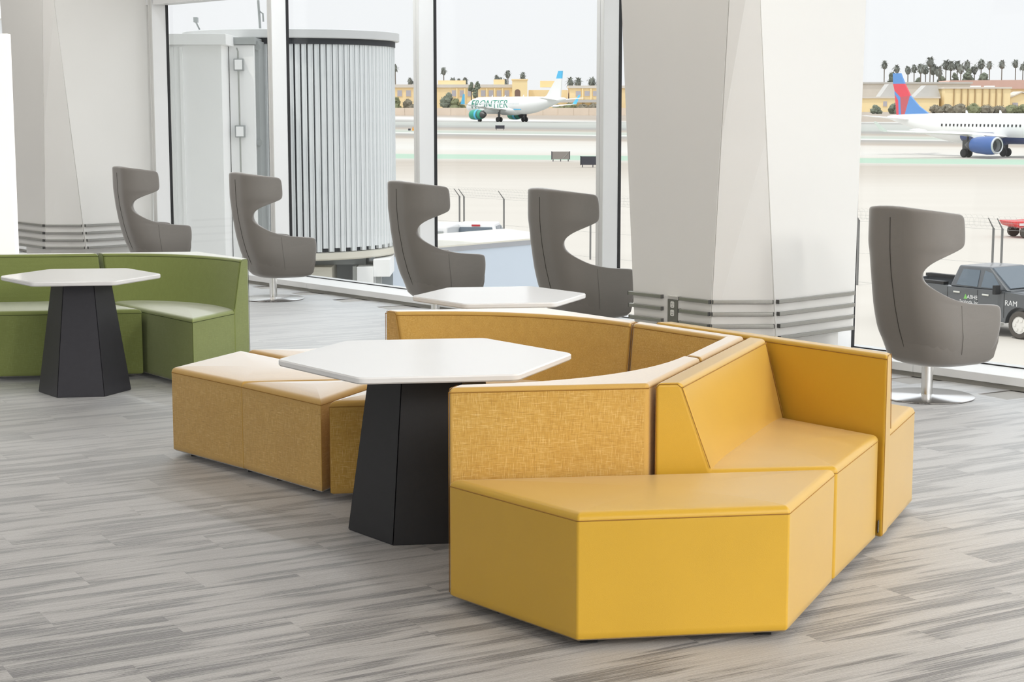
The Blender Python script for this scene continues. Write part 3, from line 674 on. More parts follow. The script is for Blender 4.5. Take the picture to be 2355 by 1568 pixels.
def chair():
    root = thing('wingback_chair', 'x', 'chair')
    H = 14; rows = []
    for (yf, zf), zb in zip(FRONT, BACKZ):
        half = []
        for k in range(H+1):
            u = k/H; z = zb+(zf-zb)*u**1.6; w = interp(WD, z); b = interp(YB, z); r = min(0.19, w-0.02)
            P, end = u_path(w, b, yf, r); x, y = P(end*u); half.append((x, y, z))
        rows.append([(-x, y, z) for x, y, z in reversed(half[1:])]+half)
    nC = len(rows[0]); vs = [p for r in rows for p in r]; fs = []
    for i in range(len(rows)-1):
        for k in range(nC-1): fs.append((i*nC+k, i*nC+k+1, (i+1)*nC+k+1, (i+1)*nC+k))
    me = bpy.data.meshes.new('shell'); me.from_pydata(vs, [], fs); me.materials.append(M['grey_wool']); me.shade_smooth()
    sh = bpy.data.objects.new('shell', me); COL.objects.link(sh); sh.parent = root
    so = sh.modifiers.new('thick', 'SOLIDIFY'); so.thickness = 0.055; so.offset = -1
    ss = sh.modifiers.new('sub', 'SUBSURF'); ss.levels = 2; ss.render_levels = 2
    # seat bucket
    seat = MB(); rings = []; nb_ = 0
    for z, sc_, zz in ((0.23, 0.62, 0.208), (0.25, 0.86, 0.214), (0.28, 0.965, 0.232), (0.32, 0.985, 0.262), (0.40, 0.985, 0.36), (0.42, 0.985, 0.41), (0.42, 0.95, 0.435), (0.42, 0.6, 0.447)):
        w, b = interp(WD, z)-0.012, interp(YB, z)-0.012; yf = {0.23: 0.22, 0.25: 0.26, 0.28: 0.285, 0.32: 0.30}.get(z, 0.315); r = min(0.19, w-0.02)
        P, end = u_path(w, b, yf, r); half = [P(end*k/12) for k in range(13)]
        ring = [(-x, y) for x, y in reversed(half[1:])]+half
        ring = [(x*sc_, 0.03+(y-0.03)*sc_, zz) for x, y in ring]; rings.append(ring)
    n = len(rings[0]); vs = [p for r in rings for p in r]; fs = [tuple(reversed(range(n)))]
    for i in range(len(rings)-1):
        for k in range(n): fs.append((i*n+k, i*n+(k+1) % n, (i+1)*n+(k+1) % n, (i+1)*n+k))
    fs.append(tuple(range((len(rings)-1)*n, len(rings)*n)))
    seat.add(vs, fs).build('seat', M['grey_wool'], root, smooth=60)
    # zip seam down the back, arm seams
    seam = MB(); pts = []
    for z in [0.245+0.045*k for k in range(21)]:
        b = interp(YB, z); pts.append((0.0, -b-0.0005, z))
    seam.tube(pts, 0.0027, 5)
    seam.build('back_seam', M['seam_grey'], root, smooth=None)
    for sg in (-1, 1):
        pts = []
        for k in range(8):
            z = 0.27+0.34*k/7; w = interp(WD, z); b = interp(YB, z); pts.append((sg*(w+0.0005), -b+0.19+0.07*k/7, z))
        MB().tube(pts, 0.0014, 5).build('arm_seam', M['seam_wool'], root, smooth=None)
    MB().lathe([(0.036, 0.008), (0.036, 0.225)], 20).build('post', M['chrome'], root, smooth=40)
    MB().lathe([(0.285, 0.0015), (0.295, 0.003), (0.297, 0.009), (0.290, 0.012), (0.05, 0.0145), (0.035, 0.02)], 48).build('base_disc', M['polished'], root, smooth=40)
    MB().lathe([(0.293, 0.0), (0.293, 0.002)], 48).build('floor_ring', M['dark_edge'], root, smooth=None)
    return root
CH = [((-3.781, 17.819), 'grey wingback swivel chair farthest away, beside the left column'),
      ((-2.281, 16.116), 'grey wingback swivel chair in front of the boarding bridge, next to the green sofa'),
      ((-0.649, 14.262), 'grey wingback swivel chair just right of the ribbed boarding bridge'),
      ((0.514, 12.941), 'grey wingback swivel chair whose arm touches the outlet column\'s edge'),
      ((2.616, 10.554), 'grey wingback swivel chair right of the outlet column, nearest of the five')]
proto = chair()
for k, (c, lab) in enumerate(CH):
    o = proto if k == 0 else copy_tree(proto)
    o.location = (c[0], c[1], 0); o.rotation_euler = (0, 0, radians(33-90)); tag(o, lab, 'chair', 'grey wingback chairs by the glass')

# ================================================================== outside the glass
TER = [(-20, -4.7), (250, -4.7), (385, -1.28), (418, -1.28), (440, 0.0), (470, 0.4), (520, 1.2), (700, 2.5)]
def zg(Y): return interp(TER, Y)
gm = MB(); xs = [-260+40*k for k in range(17)]; ys = [8, 60, 120, 180, 250, 270, 290, 310, 330, 350, 370, 385, 400, 418, 428, 440, 455, 470, 495, 520, 600, 700]
gm.add([(x, y, zg(y)) for y in ys for x in xs], [(j*17+i, j*17+i+1, (j+1)*17+i+1, (j+1)*17+i) for j in range(len(ys)-1) for i in range(16)])
tag(gm.build('ground', M['ground'], smooth=None), 'pale concrete airfield with painted green bands', kind='structure')

# ------------------------------------------------------------------ boarding bridge
JC = (-3.2, 25.0)
jb = thing('boarding_bridge', 'ribbed white boarding bridge rotunda standing just outside the glass', 'boarding bridge', (JC[0], JC[1], -4.7))
JZ = 4.7
ring = MB().lathe([(1.40, 2.76+JZ), (1.55, 2.76+JZ), (1.56, 2.77+JZ), (1.56, 2.875+JZ), (1.53, 2.885+JZ), (0.2, 2.90+JZ)], 72); ring.build('roof_ring', M['jet_ring'], jb, smooth=40)
MB().lathe([(1.40, 2.68+JZ), (1.50, 2.68+JZ), (1.50, 2.765+JZ), (1.40, 2.765+JZ)], 72).build('dark_band', M['jet_dark'], jb, smooth=40)
MB().lathe([(1.43, -0.21+JZ), (1.43, 2.75+JZ)], 72).build('drum', M['jet_dark'], jb, smooth=40)
slm = None
for k in range(62):
    a = -pi-0.25+k*0.0605; long_ = k % 2 == 0
    z0, z1 = (-0.185 if long_ else -0.135)+JZ, 2.735+JZ
    if long_ not in (slm or {}):
        slm = slm or {}
        m = MB(); m.hexa([(-0.032, 0, z0), (0.032, 0, z0), (0.032, 0.05, z0), (-0.032, 0.05, z0), (-0.032, 0, z1), (0.032, 0, z1), (0.032, 0.05, z1), (-0.032, 0.05, z1)])
        m.hexa([(0.020, -0.012, z0), (0.032, -0.012, z0), (0.032, 0.0, z0), (0.020, 0.0, z0), (0.020, -0.012, z1), (0.032, -0.012, z1), (0.032, 0.0, z1), (0.020, 0.0, z1)])
        o = m.build('slat', M['jet_slat'], jb, smooth=None); slm[long_] = o
    else: o = slm[long_].copy(); COL.objects.link(o)
    o.location = (1.478*cos(a), 1.478*sin(a), 0); o.rotation_euler = (0, 0, a+pi/2)
MB().lathe([(1.40, -0.30+JZ), (1.50, -0.30+JZ), (1.52, -0.28+JZ), (1.52, -0.20+JZ), (1.40, -0.19+JZ)], 72).build('base_ring', M['jet_cream'], jb, smooth=40)
def jbox(name, x0, x1, y0, y1, z0, z1, mat, parent=jb, bev=0.004):
    m = MB().box(((x0+x1)/2-JC[0], (y0+y1)/2-JC[1], (z0+z1)/2+JZ), (x1-x0, y1-y0, z1-z0)); return m.build(name, mat, parent, bevel=bev)
jbox('underside', -4.4, -2.1, 24.3, 25.3, -0.42, -0.31, M['jet_grey'])
jbox('passage_wall', -6.6, -3.78, 22.35, 24.2, -4.65, 2.62, M['jet_white'])
jbox('passage_roof', -6.6, -3.70, 22.25, 24.2, 2.62, 2.76, M['jet_white'])
for xx in (-4.42, -4.30): jbox('panel_batten', xx-0.02, xx+0.02, 22.32, 22.35, -0.5, 2.6, M['jet_white'], bev=0.002)
jbox('door_jamb', -3.77, -3.44, 22.9, 23.6, -4.65, 2.64, M['jet_white'])
jbox('jamb_header', -3.77, -3.42, 22.85, 23.62, 2.645, 2.74, M['jet_grey'])
jbox('weather_seal', -3.44, -3.39, 23.0, 23.55, -4.65, 2.7, M['jet_grey'])
cdt = MB(); cdt.tube([(-3.66-JC[0], 22.86-JC[1], 2.60+JZ), (-3.64-JC[0], 22.84-JC[1], 2.55+JZ), (-3.63-JC[0], 22.84-JC[1], -0.4+JZ)], 0.012, 6); cdt.build('conduit', M['conduit'], jb, smooth=None)
for zz in (2.38, 1.50):
    b = jbox('junction_box', -3.70, -3.57, 22.82, 22.90, zz-0.08, zz+0.08, M['jet_grey'])
    jbox('box_cover', -3.685, -3.585, 22.81, 22.82, zz-0.065, zz+0.065, M['jet_white'], b, 0.002)
for zz in (2.62, 1.35):
    MB().lathe([(0.045, 0), (0.045, 0.02), (0.025, 0.022)], 12, (-3.40-JC[0], 22.98-JC[1], zz+JZ), 'y').build('bolt', M['jet_grey'], jb, smooth=None)
jbox('rotunda_base', -4.6, -2.55, 23.9, 25.8, -4.65, -0.42, M['jet_cream'])
jbox('recess_back', -2.55, -2.15, 24.6, 24.8, -4.65, -0.42, M['jet_grey'])
jbox('door_post', -2.27, -2.21, 24.05, 24.6, -4.65, -0.42, M['conduit'])
ck = MB(); ck.tube([(-2.45-JC[0], 24.5-JC[1], -0.75+JZ), (-2.47-JC[0], 24.45-JC[1], -1.0+JZ), (-2.53-JC[0], 24.3-JC[1], -1.35+JZ)], 0.012, 5); ck.box((-2.40-JC[0], 24.5-JC[1], -0.72+JZ), (0.18, 0.05, 0.05)); ck.build('cable', M['jet_dark'], jb, smooth=None)
jbox('equipment_cabinet', -2.20, -1.97, 23.95, 24.9, -4.65, -0.42, M['jet_white'])
jbox('hanging_box', -1.97, -1.735, 24.0, 24.9, -0.565, -0.32, M['jet_white'])
jbox('support_post', -1.95, -1.865, 24.1, 24.2, -4.65, -0.565, M['jet_grey'])
mast = MB(); mast.tube([(-3.45-JC[0], 23.6-JC[1], 2.88+JZ), (-3.47-JC[0], 23.6-JC[1], 3.27+JZ)], 0.017, 6); mast.tube([(-3.45-JC[0], 23.6-JC[1], 3.12+JZ), (-3.41-JC[0], 23.6-JC[1], 3.09+JZ), (-3.405-JC[0], 23.6-JC[1], 2.98+JZ)], 0.012, 5)
mast.build('roof_mast', M['jet_grey'], jb, smooth=None)
cb = MB(); cb.box((-4.42-JC[0], 24.1-JC[1], 3.03+JZ), (0.05, 0.12, 0.07)); cb.tube([(-4.42-JC[0], 24.1-JC[1], 3.0+JZ), (-4.38-JC[0], 24.15-JC[1], 2.9+JZ)], 0.012, 5); cb.build('roof_camera', M['jet_grey'], jb, smooth=None)

# low service wing, its wall's shade painted in as pale blue
an = thing('service_wing', 'low service wing with blue shade in its wall colour and cream roof beyond the boarding bridge', 'building', (-1.05, 26.2, -4.7))
au = Vector((0.672, 0.740, 0)); av = Vector((-0.740, 0.672, 0))
def abox(name, e, z0, z1, mat):
    p = [au*t+av*w for t, w in ((-1.10-e, -e), (2.75+e, -e), (3.45+e, 1.85+e), (-1.10-e, 1.85+e))]
    MB().prism(ccw([(q.x, q.y) for q in p]), z0+4.7, z1+4.7).build(name, mat, an, smooth=None)
abox('wall', -0.02, -4.7, -0.40, M['annex_blue_shade'])
abox('fascia', 0.0, -0.40, -0.325, M['annex_fascia'])
abox('roof', 0.003, -0.325, -0.30, M['annex_roof'])

# ------------------------------------------------------------------ vehicles
def car_mats(body, name): return plain(name, body, 0.28, spec=0.5, coat=0.6, noise=0.02)
M['truck_grey'] = car_mats((0.085, 0.092, 0.10, 1), 'dark_grey_car_paint')
M['truck_white'] = car_mats((0.78, 0.78, 0.78, 1), 'white_car_paint')
M['car_glass'] = plain('tinted_car_glass', (0.10, 0.13, 0.16, 1), 0.06, spec=0.8, noise=0.05)
M['car_black'] = plain('black_trim', (0.015, 0.015, 0.016, 1), 0.6, noise=0.1)
M['tyre'] = plain('tyre_rubber', (0.09, 0.08, 0.07, 1), 0.9, noise=0.15)
M['rim'] = plain('alloy_rim', (0.80, 0.78, 0.74, 1), 0.40, metal=0.2, noise=0.05)
M['red_lamp'] = plain('red_lens', (0.45, 0.02, 0.03, 1), 0.3, noise=0.1)
M['decal_white'] = plain('white_decal', (0.80, 0.80, 0.80, 1), 0.6, noise=0.02)
M['decal_green'] = plain('green_decal', (0.20, 0.50, 0.12, 1), 0.6, noise=0.02)
M['handle'] = plain('chrome_handle', (0.70, 0.71, 0.66, 1), 0.25, metal=0.5, noise=0.03)
def side_panel(m, pts, y0, y1):     # polygon in x-z extruded across y
    n = len(pts); vs = [(x, y0, z) for x, z in pts]+[(x, y1, z) for x, z in pts]
    return m.add(vs, [tuple(range(n)), tuple(reversed(range(n, 2*n)))]+[(i, (i+1) % n, n+(i+1) % n, n+i) for i in range(n)])
def pickup(label, loc, ang, paint, decals):
    r = thing('pickup_truck', label, 'truck', loc, ang)
    arch = lambda cx: [(cx+0.50*cos(a), 0.40+0.50*sin(a)) for a in [pi-k*pi/10 for k in range(11)]]
    body = [(-5.0, 0.62), (-4.32, 0.52)]+arch(-3.8)+[(-3.28, 0.42), (-0.53, 0.42)]+arch(0)+[(0.53, 0.5), (0.93, 0.5), (0.97, 0.95), (0.9, 1.16), (0.2, 1.27), (-0.62, 1.32), (-2.62, 1.30), (-2.66, 1.32), (-4.98, 1.34)]
    for y0, y1, nm in ((-0.98, -0.80, 'body_side'), (0.80, 0.98, 'body_side')):
        side_panel(MB(), body, y0, y1).build(nm, paint, r, bevel=0.02, blimit=50)
    m = MB(); m.box((0.15, 0, 0.85), (1.5, 1.64, 0.66)); m.box((-1.65, 0, 0.83), (2.1, 1.64, 0.8)); m.box((-3.85, 0, 0.75), (2.3, 1.64, 0.25)); m.box((-4.96, 0, 1.0), (0.08, 1.66, 0.64)); m.build('chassis_tub', paint, r, bevel=0.02)
    side_panel(MB(), [(0.88, 1.12), (0.9, 1.17), (0.2, 1.285), (-0.62, 1.34), (-0.62, 1.2)], -0.84, 0.84).build('bonnet', paint, r, bevel=0.02)
    m = MB(); A = [(-0.42, 1.31), (-2.60, 1.30), (-2.42, 1.93), (-1.28, 1.955)]
    vs = [(x, -0.93 if z < 1.5 else -0.74, z) for x, z in A]+[(x, 0.93 if z < 1.5 else 0.74, z) for x, z in A]
    m.add(vs, [(0, 1, 2, 3), (7, 6, 5, 4), (0, 4, 5, 1), (1, 5, 6, 2), (2, 6, 7, 3), (3, 7, 4, 0)]); m.build('cab', paint, r, bevel=0.05, seg=3)
    for sg in (-1, 1):
        def yy(z): return sg*(0.935-0.19*(z-1.31)/0.63)
        def pane(nm, pts, off=0.012, mat=M['car_glass']):
            n = len(pts); vs = [(x, yy(z)+sg*off, z) for x, z in pts]+[(x, yy(z)-sg*0.02, z) for x, z in pts]
            MB().add(vs, [tuple(range(n)), tuple(reversed(range(n, 2*n)))]+[(i, (i+1) % n, n+(i+1) % n, n+i) for i in range(n)]).build(nm, mat, r, smooth=None)
        pane('side_window', [(-2.36, 1.37), (-1.58, 1.36), (-1.60, 1.84), (-2.22, 1.83)]); pane('side_window', [(-1.44, 1.36), (-0.72, 1.37), (-1.14, 1.78), (-1.42, 1.84)])
        for a, b in ((-2.64, -2.62), (-1.525, -1.51), (-0.56, -0.545)): MB().box(((a+b)/2, sg*0.984, 0.92), (0.012, 0.006, 0.72)).build('door_gap', M['car_black'], r, smooth=None)
        for x in (-2.28, -1.22): MB().box((x, sg*0.995, 1.16), (0.24, 0.03, 0.05)).build('door_handle', M['handle'], r, bevel=0.01)
        mm_ = MB(); mm_.box((-0.72, sg*1.13, 1.36), (0.12, 0.22, 0.26)); mm_.tube([(-0.66, sg*0.95, 1.30), (-0.70, sg*1.05, 1.30)], 0.03, 6); mm_.build('wing_mirror', M['car_black'], r, bevel=0.02)
        MB().box((-1.6, sg*0.97, 0.36), (2.0, 0.16, 0.06)).build('running_board', M['handle'], r, bevel=0.01)
        for cx in (0.0, -3.8):
            w = MB().lathe([(0.25, -0.13), (0.36, -0.13), (0.40, -0.08), (0.40, 0.08), (0.36, 0.13), (0.25, 0.13)], 28, (cx, sg*0.86, 0.40), 'y', 0, False).build('wheel', M['tyre'], r, smooth=40)
            m = MB().lathe([(0.25, -0.10), (0.255, 0.10), (0.24, 0.11)], 24, (cx, sg*0.87, 0.40), 'y')
            for k in range(6): a = k*pi/3; m.box((cx+0.15*cos(a), sg*(0.985), 0.40+0.15*sin(a)), (0.07, 0.01, 0.07))
            m.lathe([(0.07, -0.02), (0.07, 0.13), (0.05, 0.135)], 12, (cx, sg*0.87, 0.40), 'y'); m.build('rim', M['rim'], w, smooth=None)
    n_ = 0.63/0.86
    m = MB(); m.add([(-0.50, -0.80, 1.36), (-0.50, 0.80, 1.36), (-1.22, 0.70, 1.90), (-1.22, -0.70, 1.90), (-0.55, -0.80, 1.34), (-0.55, 0.80, 1.34), (-1.27, 0.70, 1.88), (-1.27, -0.70, 1.88)], [(0, 1, 2, 3), (7, 6, 5, 4), (0, 4, 5, 1), (1, 5, 6, 2), (2, 6, 7, 3), (3, 7, 4, 0)])
    for v in range(8): m.v[v] = (m.v[v][0]+0.02, m.v[v][1], m.v[v][2]+0.035)
    m.build('windscreen', M['car_glass'], r, smooth=None)
    m = MB(); m.add([(-2.585, -0.78, 1.40), (-2.585, 0.78, 1.40), (-2.475, 0.66, 1.80), (-2.475, -0.66, 1.80), (-2.55, -0.78, 1.40), (-2.55, 0.78, 1.40), (-2.44, 0.66, 1.80), (-2.44, -0.66, 1.80)], [(0, 1, 2, 3), (7, 6, 5, 4), (0, 4, 5, 1), (1, 5, 6, 2), (2, 6, 7, 3), (3, 7, 4, 0)])
    m.build('rear_window', M['car_glass'], r, smooth=None)
    MB().box((-2.45, 0, 1.87), (0.08, 0.34, 0.07)).build('brake_lamp', M['red_lamp'], r, smooth=None)
    if decals:
        m = MB(); m.box((-3.9, -0.86, 1.37), (2.2, 0.22, 0.09)); m.box((-3.9, 0.86, 1.37), (2.2, 0.22, 0.09)); m.build('bed_rail', M['car_black'], r, smooth=None)
        y = -0.987
        m = MB(); m.add([(-2.02, y, 0.98), (-1.88, y, 0.98), (-1.95, y, 1.13), (-2.02, y+0.004, 0.98), (-1.88, y+0.004, 0.98), (-1.95, y+0.004, 1.13)], [(0, 1, 2), (5, 4, 3), (0, 3, 4, 1), (1, 4, 5, 2), (2, 5, 3, 0)]); m.build('door_logo', M['decal_green'], r, smooth=None)
        for tx, x, z, s in (('ABHE', -1.70, 1.045, 0.16), ('Svoboda, Inc.', -1.80, 0.90, 0.135), ('Construction Services', -1.80, 0.745, 0.135), ('Industrial Painting', -1.80, 0.60, 0.13)):
            put_text(tx, s, M['decal_white'], r, (x, y-0.003, z), (1, 0, 0), (0, 0, 1))
        put_text('RAM', 0.22, M['decal_white'], r, (-0.30, y-0.004, 0.99), (1, 0, 0), (0, 0, 1))
    return r
pickup('dark grey crew cab pickup with white door lettering, parked behind the right-hand chair', (15.22, 48.4, -4.7), radians(-55), M['truck_grey'], True)
pickup('white pickup seen from behind, its rear window above the cream roof', (-1.02, 70.4, -4.7), radians(80), M['truck_white'], False)
vn = thing('van', 'white van beside the white pickup, mostly hidden by the window post', 'van', (-3.1, 68.0, -4.7), radians(82))
side_panel(MB(), [(-2.6, 0.35), (2.4, 0.35), (2.5, 0.95), (1.7, 1.15), (1.1, 1.95), (-2.45, 2.0), (-2.6, 1.2)], -0.95, 0.95).build('van_body', M['truck_white'], vn, bevel=0.08, seg=3)
MB().box((-2.58, -0.45, 1.55), (0.06, 0.75, 0.55)).build('rear_window', M['jet_grey'], vn, bevel=0.02); MB().box((-2.58, 0.45, 1.55), (0.06, 0.75, 0.55)).build('rear_window', M['jet_grey'], vn, bevel=0.02)
for x in (-1.7, 1.5):
    for sg in (-1, 1): MB().lathe([(0.2, -0.1), (0.34, -0.1), (0.34, 0.1), (0.2, 0.1)], 20, (x, sg*0.86, 0.34), 'y').build('wheel', M['tyre'], vn, smooth=40)

# perimeter fence with outrigger arms
M['fence'] = plain('galvanised_fence', (0.42, 0.42, 0.41, 1), 0.5, metal=0.2, noise=0.1)
M['fence_post'] = plain('dull_fence_post', (0.20, 0.20, 0.195, 1), 0.6, metal=0.2, noise=0.1)
fn = thing('security_fence', 'galvanised security fence with angled arms and barbed strands', 'fence', (-2.26, 80.0, -4.7))
fu = Vector((18.9, -21.5, 0)); fl = fu.length; fu.normalize(); fo = Vector((-fu.y, fu.x, 0))*-1
fence_ts = [-8.4, -5.6, -2.8, -0.33]+[2.86*k for k in range(11)]+[28.95, 31.7, 34.5]
for t in fence_ts:
    p = fu*t; m = MB(); m.tube([(p.x, p.y, 0), (p.x, p.y, 2.42)], 0.042, 7)
    a = p+fo*0.34; m.tube([(p.x, p.y, 2.40), (a.x, a.y, 2.78)], 0.028, 5, r1=0.018); m.build('fence_post', M['fence_post'], fn, smooth=None)
def strand(z, off, r=0.004):
    a, b = fu*-9+fo*off, fu*35+fo*off; MB().tube([(a.x, a.y, z), (b.x, b.y, z)], r, 4).build('fence_wire', M['fence'], fn, smooth=None)
for z, off in ((2.5, 0.08), (2.62, 0.19), (2.76, 0.32)): strand(z, off)
for z in (2.38, 1.2, 0.12): strand(z, 0, 0.005)
hz = MB(); pts = []
for k in range(1400):
    t = -9+44*k/1399; a = k*0.9; p = fu*t+fo*(0.2+0.22*cos(a)); pts.append((p.x, p.y, 2.66+0.22*sin(a)))
hz.tube(pts, 0.0025, 3); hz.build('razor_coil', M['fence'], fn, smooth=None)

# dark airfield sign boards seen from behind
M['board'] = plain('dark_sign_board', (0.05, 0.05, 0.065, 1), 0.6, noise=0.1)
M['board_grey'] = plain('grey_sign_board', (0.28, 0.255, 0.235, 1), 0.6, noise=0.1)
def sign(label, loc, w, h, rz, mat, legs=3):
    r = thing('airfield_sign', label, 'sign', loc, rz, 'airfield sign boards')
    MB().box((0, 0, 0.28+h/2), (w, 0.25, h)).build('board', mat, r, bevel=0.02)
    for k in range(legs):
        x = -w*0.42+w*0.84*k/(legs-1); MB().box((x, 0, 0.14), (0.09, 0.2, 0.28)).build('leg', M['board'], r, smooth=None)
    for x in (-w/2, w/2): MB().box((x, -0.02, 0.28+h/2), (0.08, 0.34, h+0.06)).build('end_frame', M['board'], r, bevel=0.01)
    return r
sg2 = sign('grey sign board with a diagonal brace on the airfield, middle of three', (6.05, 212, -4.7), 2.25, 0.95, radians(4), M['board_grey'])
MB().tube([(0.25, -0.14, 0.36), (0.95, -0.14, 1.15)], 0.03, 5).build('brace', M['rail'], sg2, smooth=None)
sign('largest dark blue-grey sign board on the airfield, cut by the window post', (9.05, 190.6, -4.7), 2.75, 0.95, radians(-6), M['board'])
sign('small black sign board on the airfield under the white airliner', (-2.4, 340.5, -2.41), 1.75, 0.65, 0, M['board'], 2)
M['orange'] = plain('orange_plastic', (0.80, 0.35, 0.04, 1), 0.6, noise=0.05)
cn = thing('traffic_cone', 'tiny orange marker cone on the grey taxiway', 'cone', (-19.6, 338.2, -2.47))
MB().lathe([(0.28, 0), (0.28, 0.05), (0.20, 0.06), (0.05, 0.75), (0.03, 0.75)], 14).build('cone_body', M['orange'], cn, smooth=None); MB().box((-0.7, 0, 0.2), (0.5, 0.3, 0.4)).build('weight', M['board'], cn, smooth=None)
M['red_paint'] = plain('red_vehicle_paint', (0.62, 0.05, 0.05, 1), 0.4, noise=0.05)
rd = thing('baggage_tug', 'low red tow vehicle beyond the fence at the right edge', 'vehicle', (26.6, 86.6, -4.7), radians(8))
side_panel(MB(), [(-1.35, 0.62), (-1.5, 0.85), (-0.6, 0.85), (0.2, 0.92), (2.4, 0.98), (2.5, 0.5), (-1.0, 0.5)], -0.8, 0.8).build('chassis', M['red_paint'], rd, bevel=0.05)
side_panel(MB(), [(0.5, 0.96), (0.9, 1.25), (1.5, 1.25), (1.6, 1.0), (2.4, 1.0)], -0.7, 0.7).build('hood', M['red_paint'], rd, bevel=0.05)
MB().box((0.2, 0, 0.70), (2.6, 1.66, 0.12)).build('bumper_strip', M['decal_white'], rd, smooth=None)
for x in (-0.7, 1.7):
    for sg in (-1, 1): MB().lathe([(0.15, -0.1), (0.3, -0.1), (0.3, 0.1), (0.15, 0.1)], 16, (x, sg*0.75, 0.3), 'y').build('wheel', M['tyre'], rd, smooth=40)

# ------------------------------------------------------------------ airliners
M['plane_white'] = plain('white_aircraft_paint', (0.84, 0.84, 0.83, 1), 0.3, noise=0.015, nscale=0.5, coat=0.3)
M['plane_navy'] = plain('navy_aircraft_paint', (0.03, 0.055, 0.17, 1), 0.3, noise=0.03)
M['plane_blue'] = plain('blue_aircraft_paint', (0.11, 0.28, 0.62, 1), 0.35, noise=0.03)
M['plane_red'] = plain('red_aircraft_paint', (0.72, 0.07, 0.10, 1), 0.35, noise=0.03)
M['plane_darkred'] = plain('dark_red_aircraft_paint', (0.52, 0.10, 0.12, 1), 0.35, noise=0.03)
M['engine_blue'] = plain('engine_blue_paint', (0.06, 0.13, 0.36, 1), 0.3, noise=0.03)
M['plane_sky'] = plain('light_blue_aircraft_paint', (0.10, 0.50, 0.82, 1), 0.35, noise=0.03)
M['plane_green'] = plain('green_aircraft_paint', (0.03, 0.32, 0.22, 1), 0.35, noise=0.03)
M['letter_green'] = plain('green_lettering', (0.03, 0.26, 0.18, 1), 0.4, noise=0.03)
M['engine_dark'] = plain('engine_metal', (0.10, 0.10, 0.10, 1), 0.4, metal=0.5, noise=0.1)
M['engine_lip'] = plain('engine_lip', (0.65, 0.66, 0.68, 1), 0.25, metal=0.5, noise=0.03)
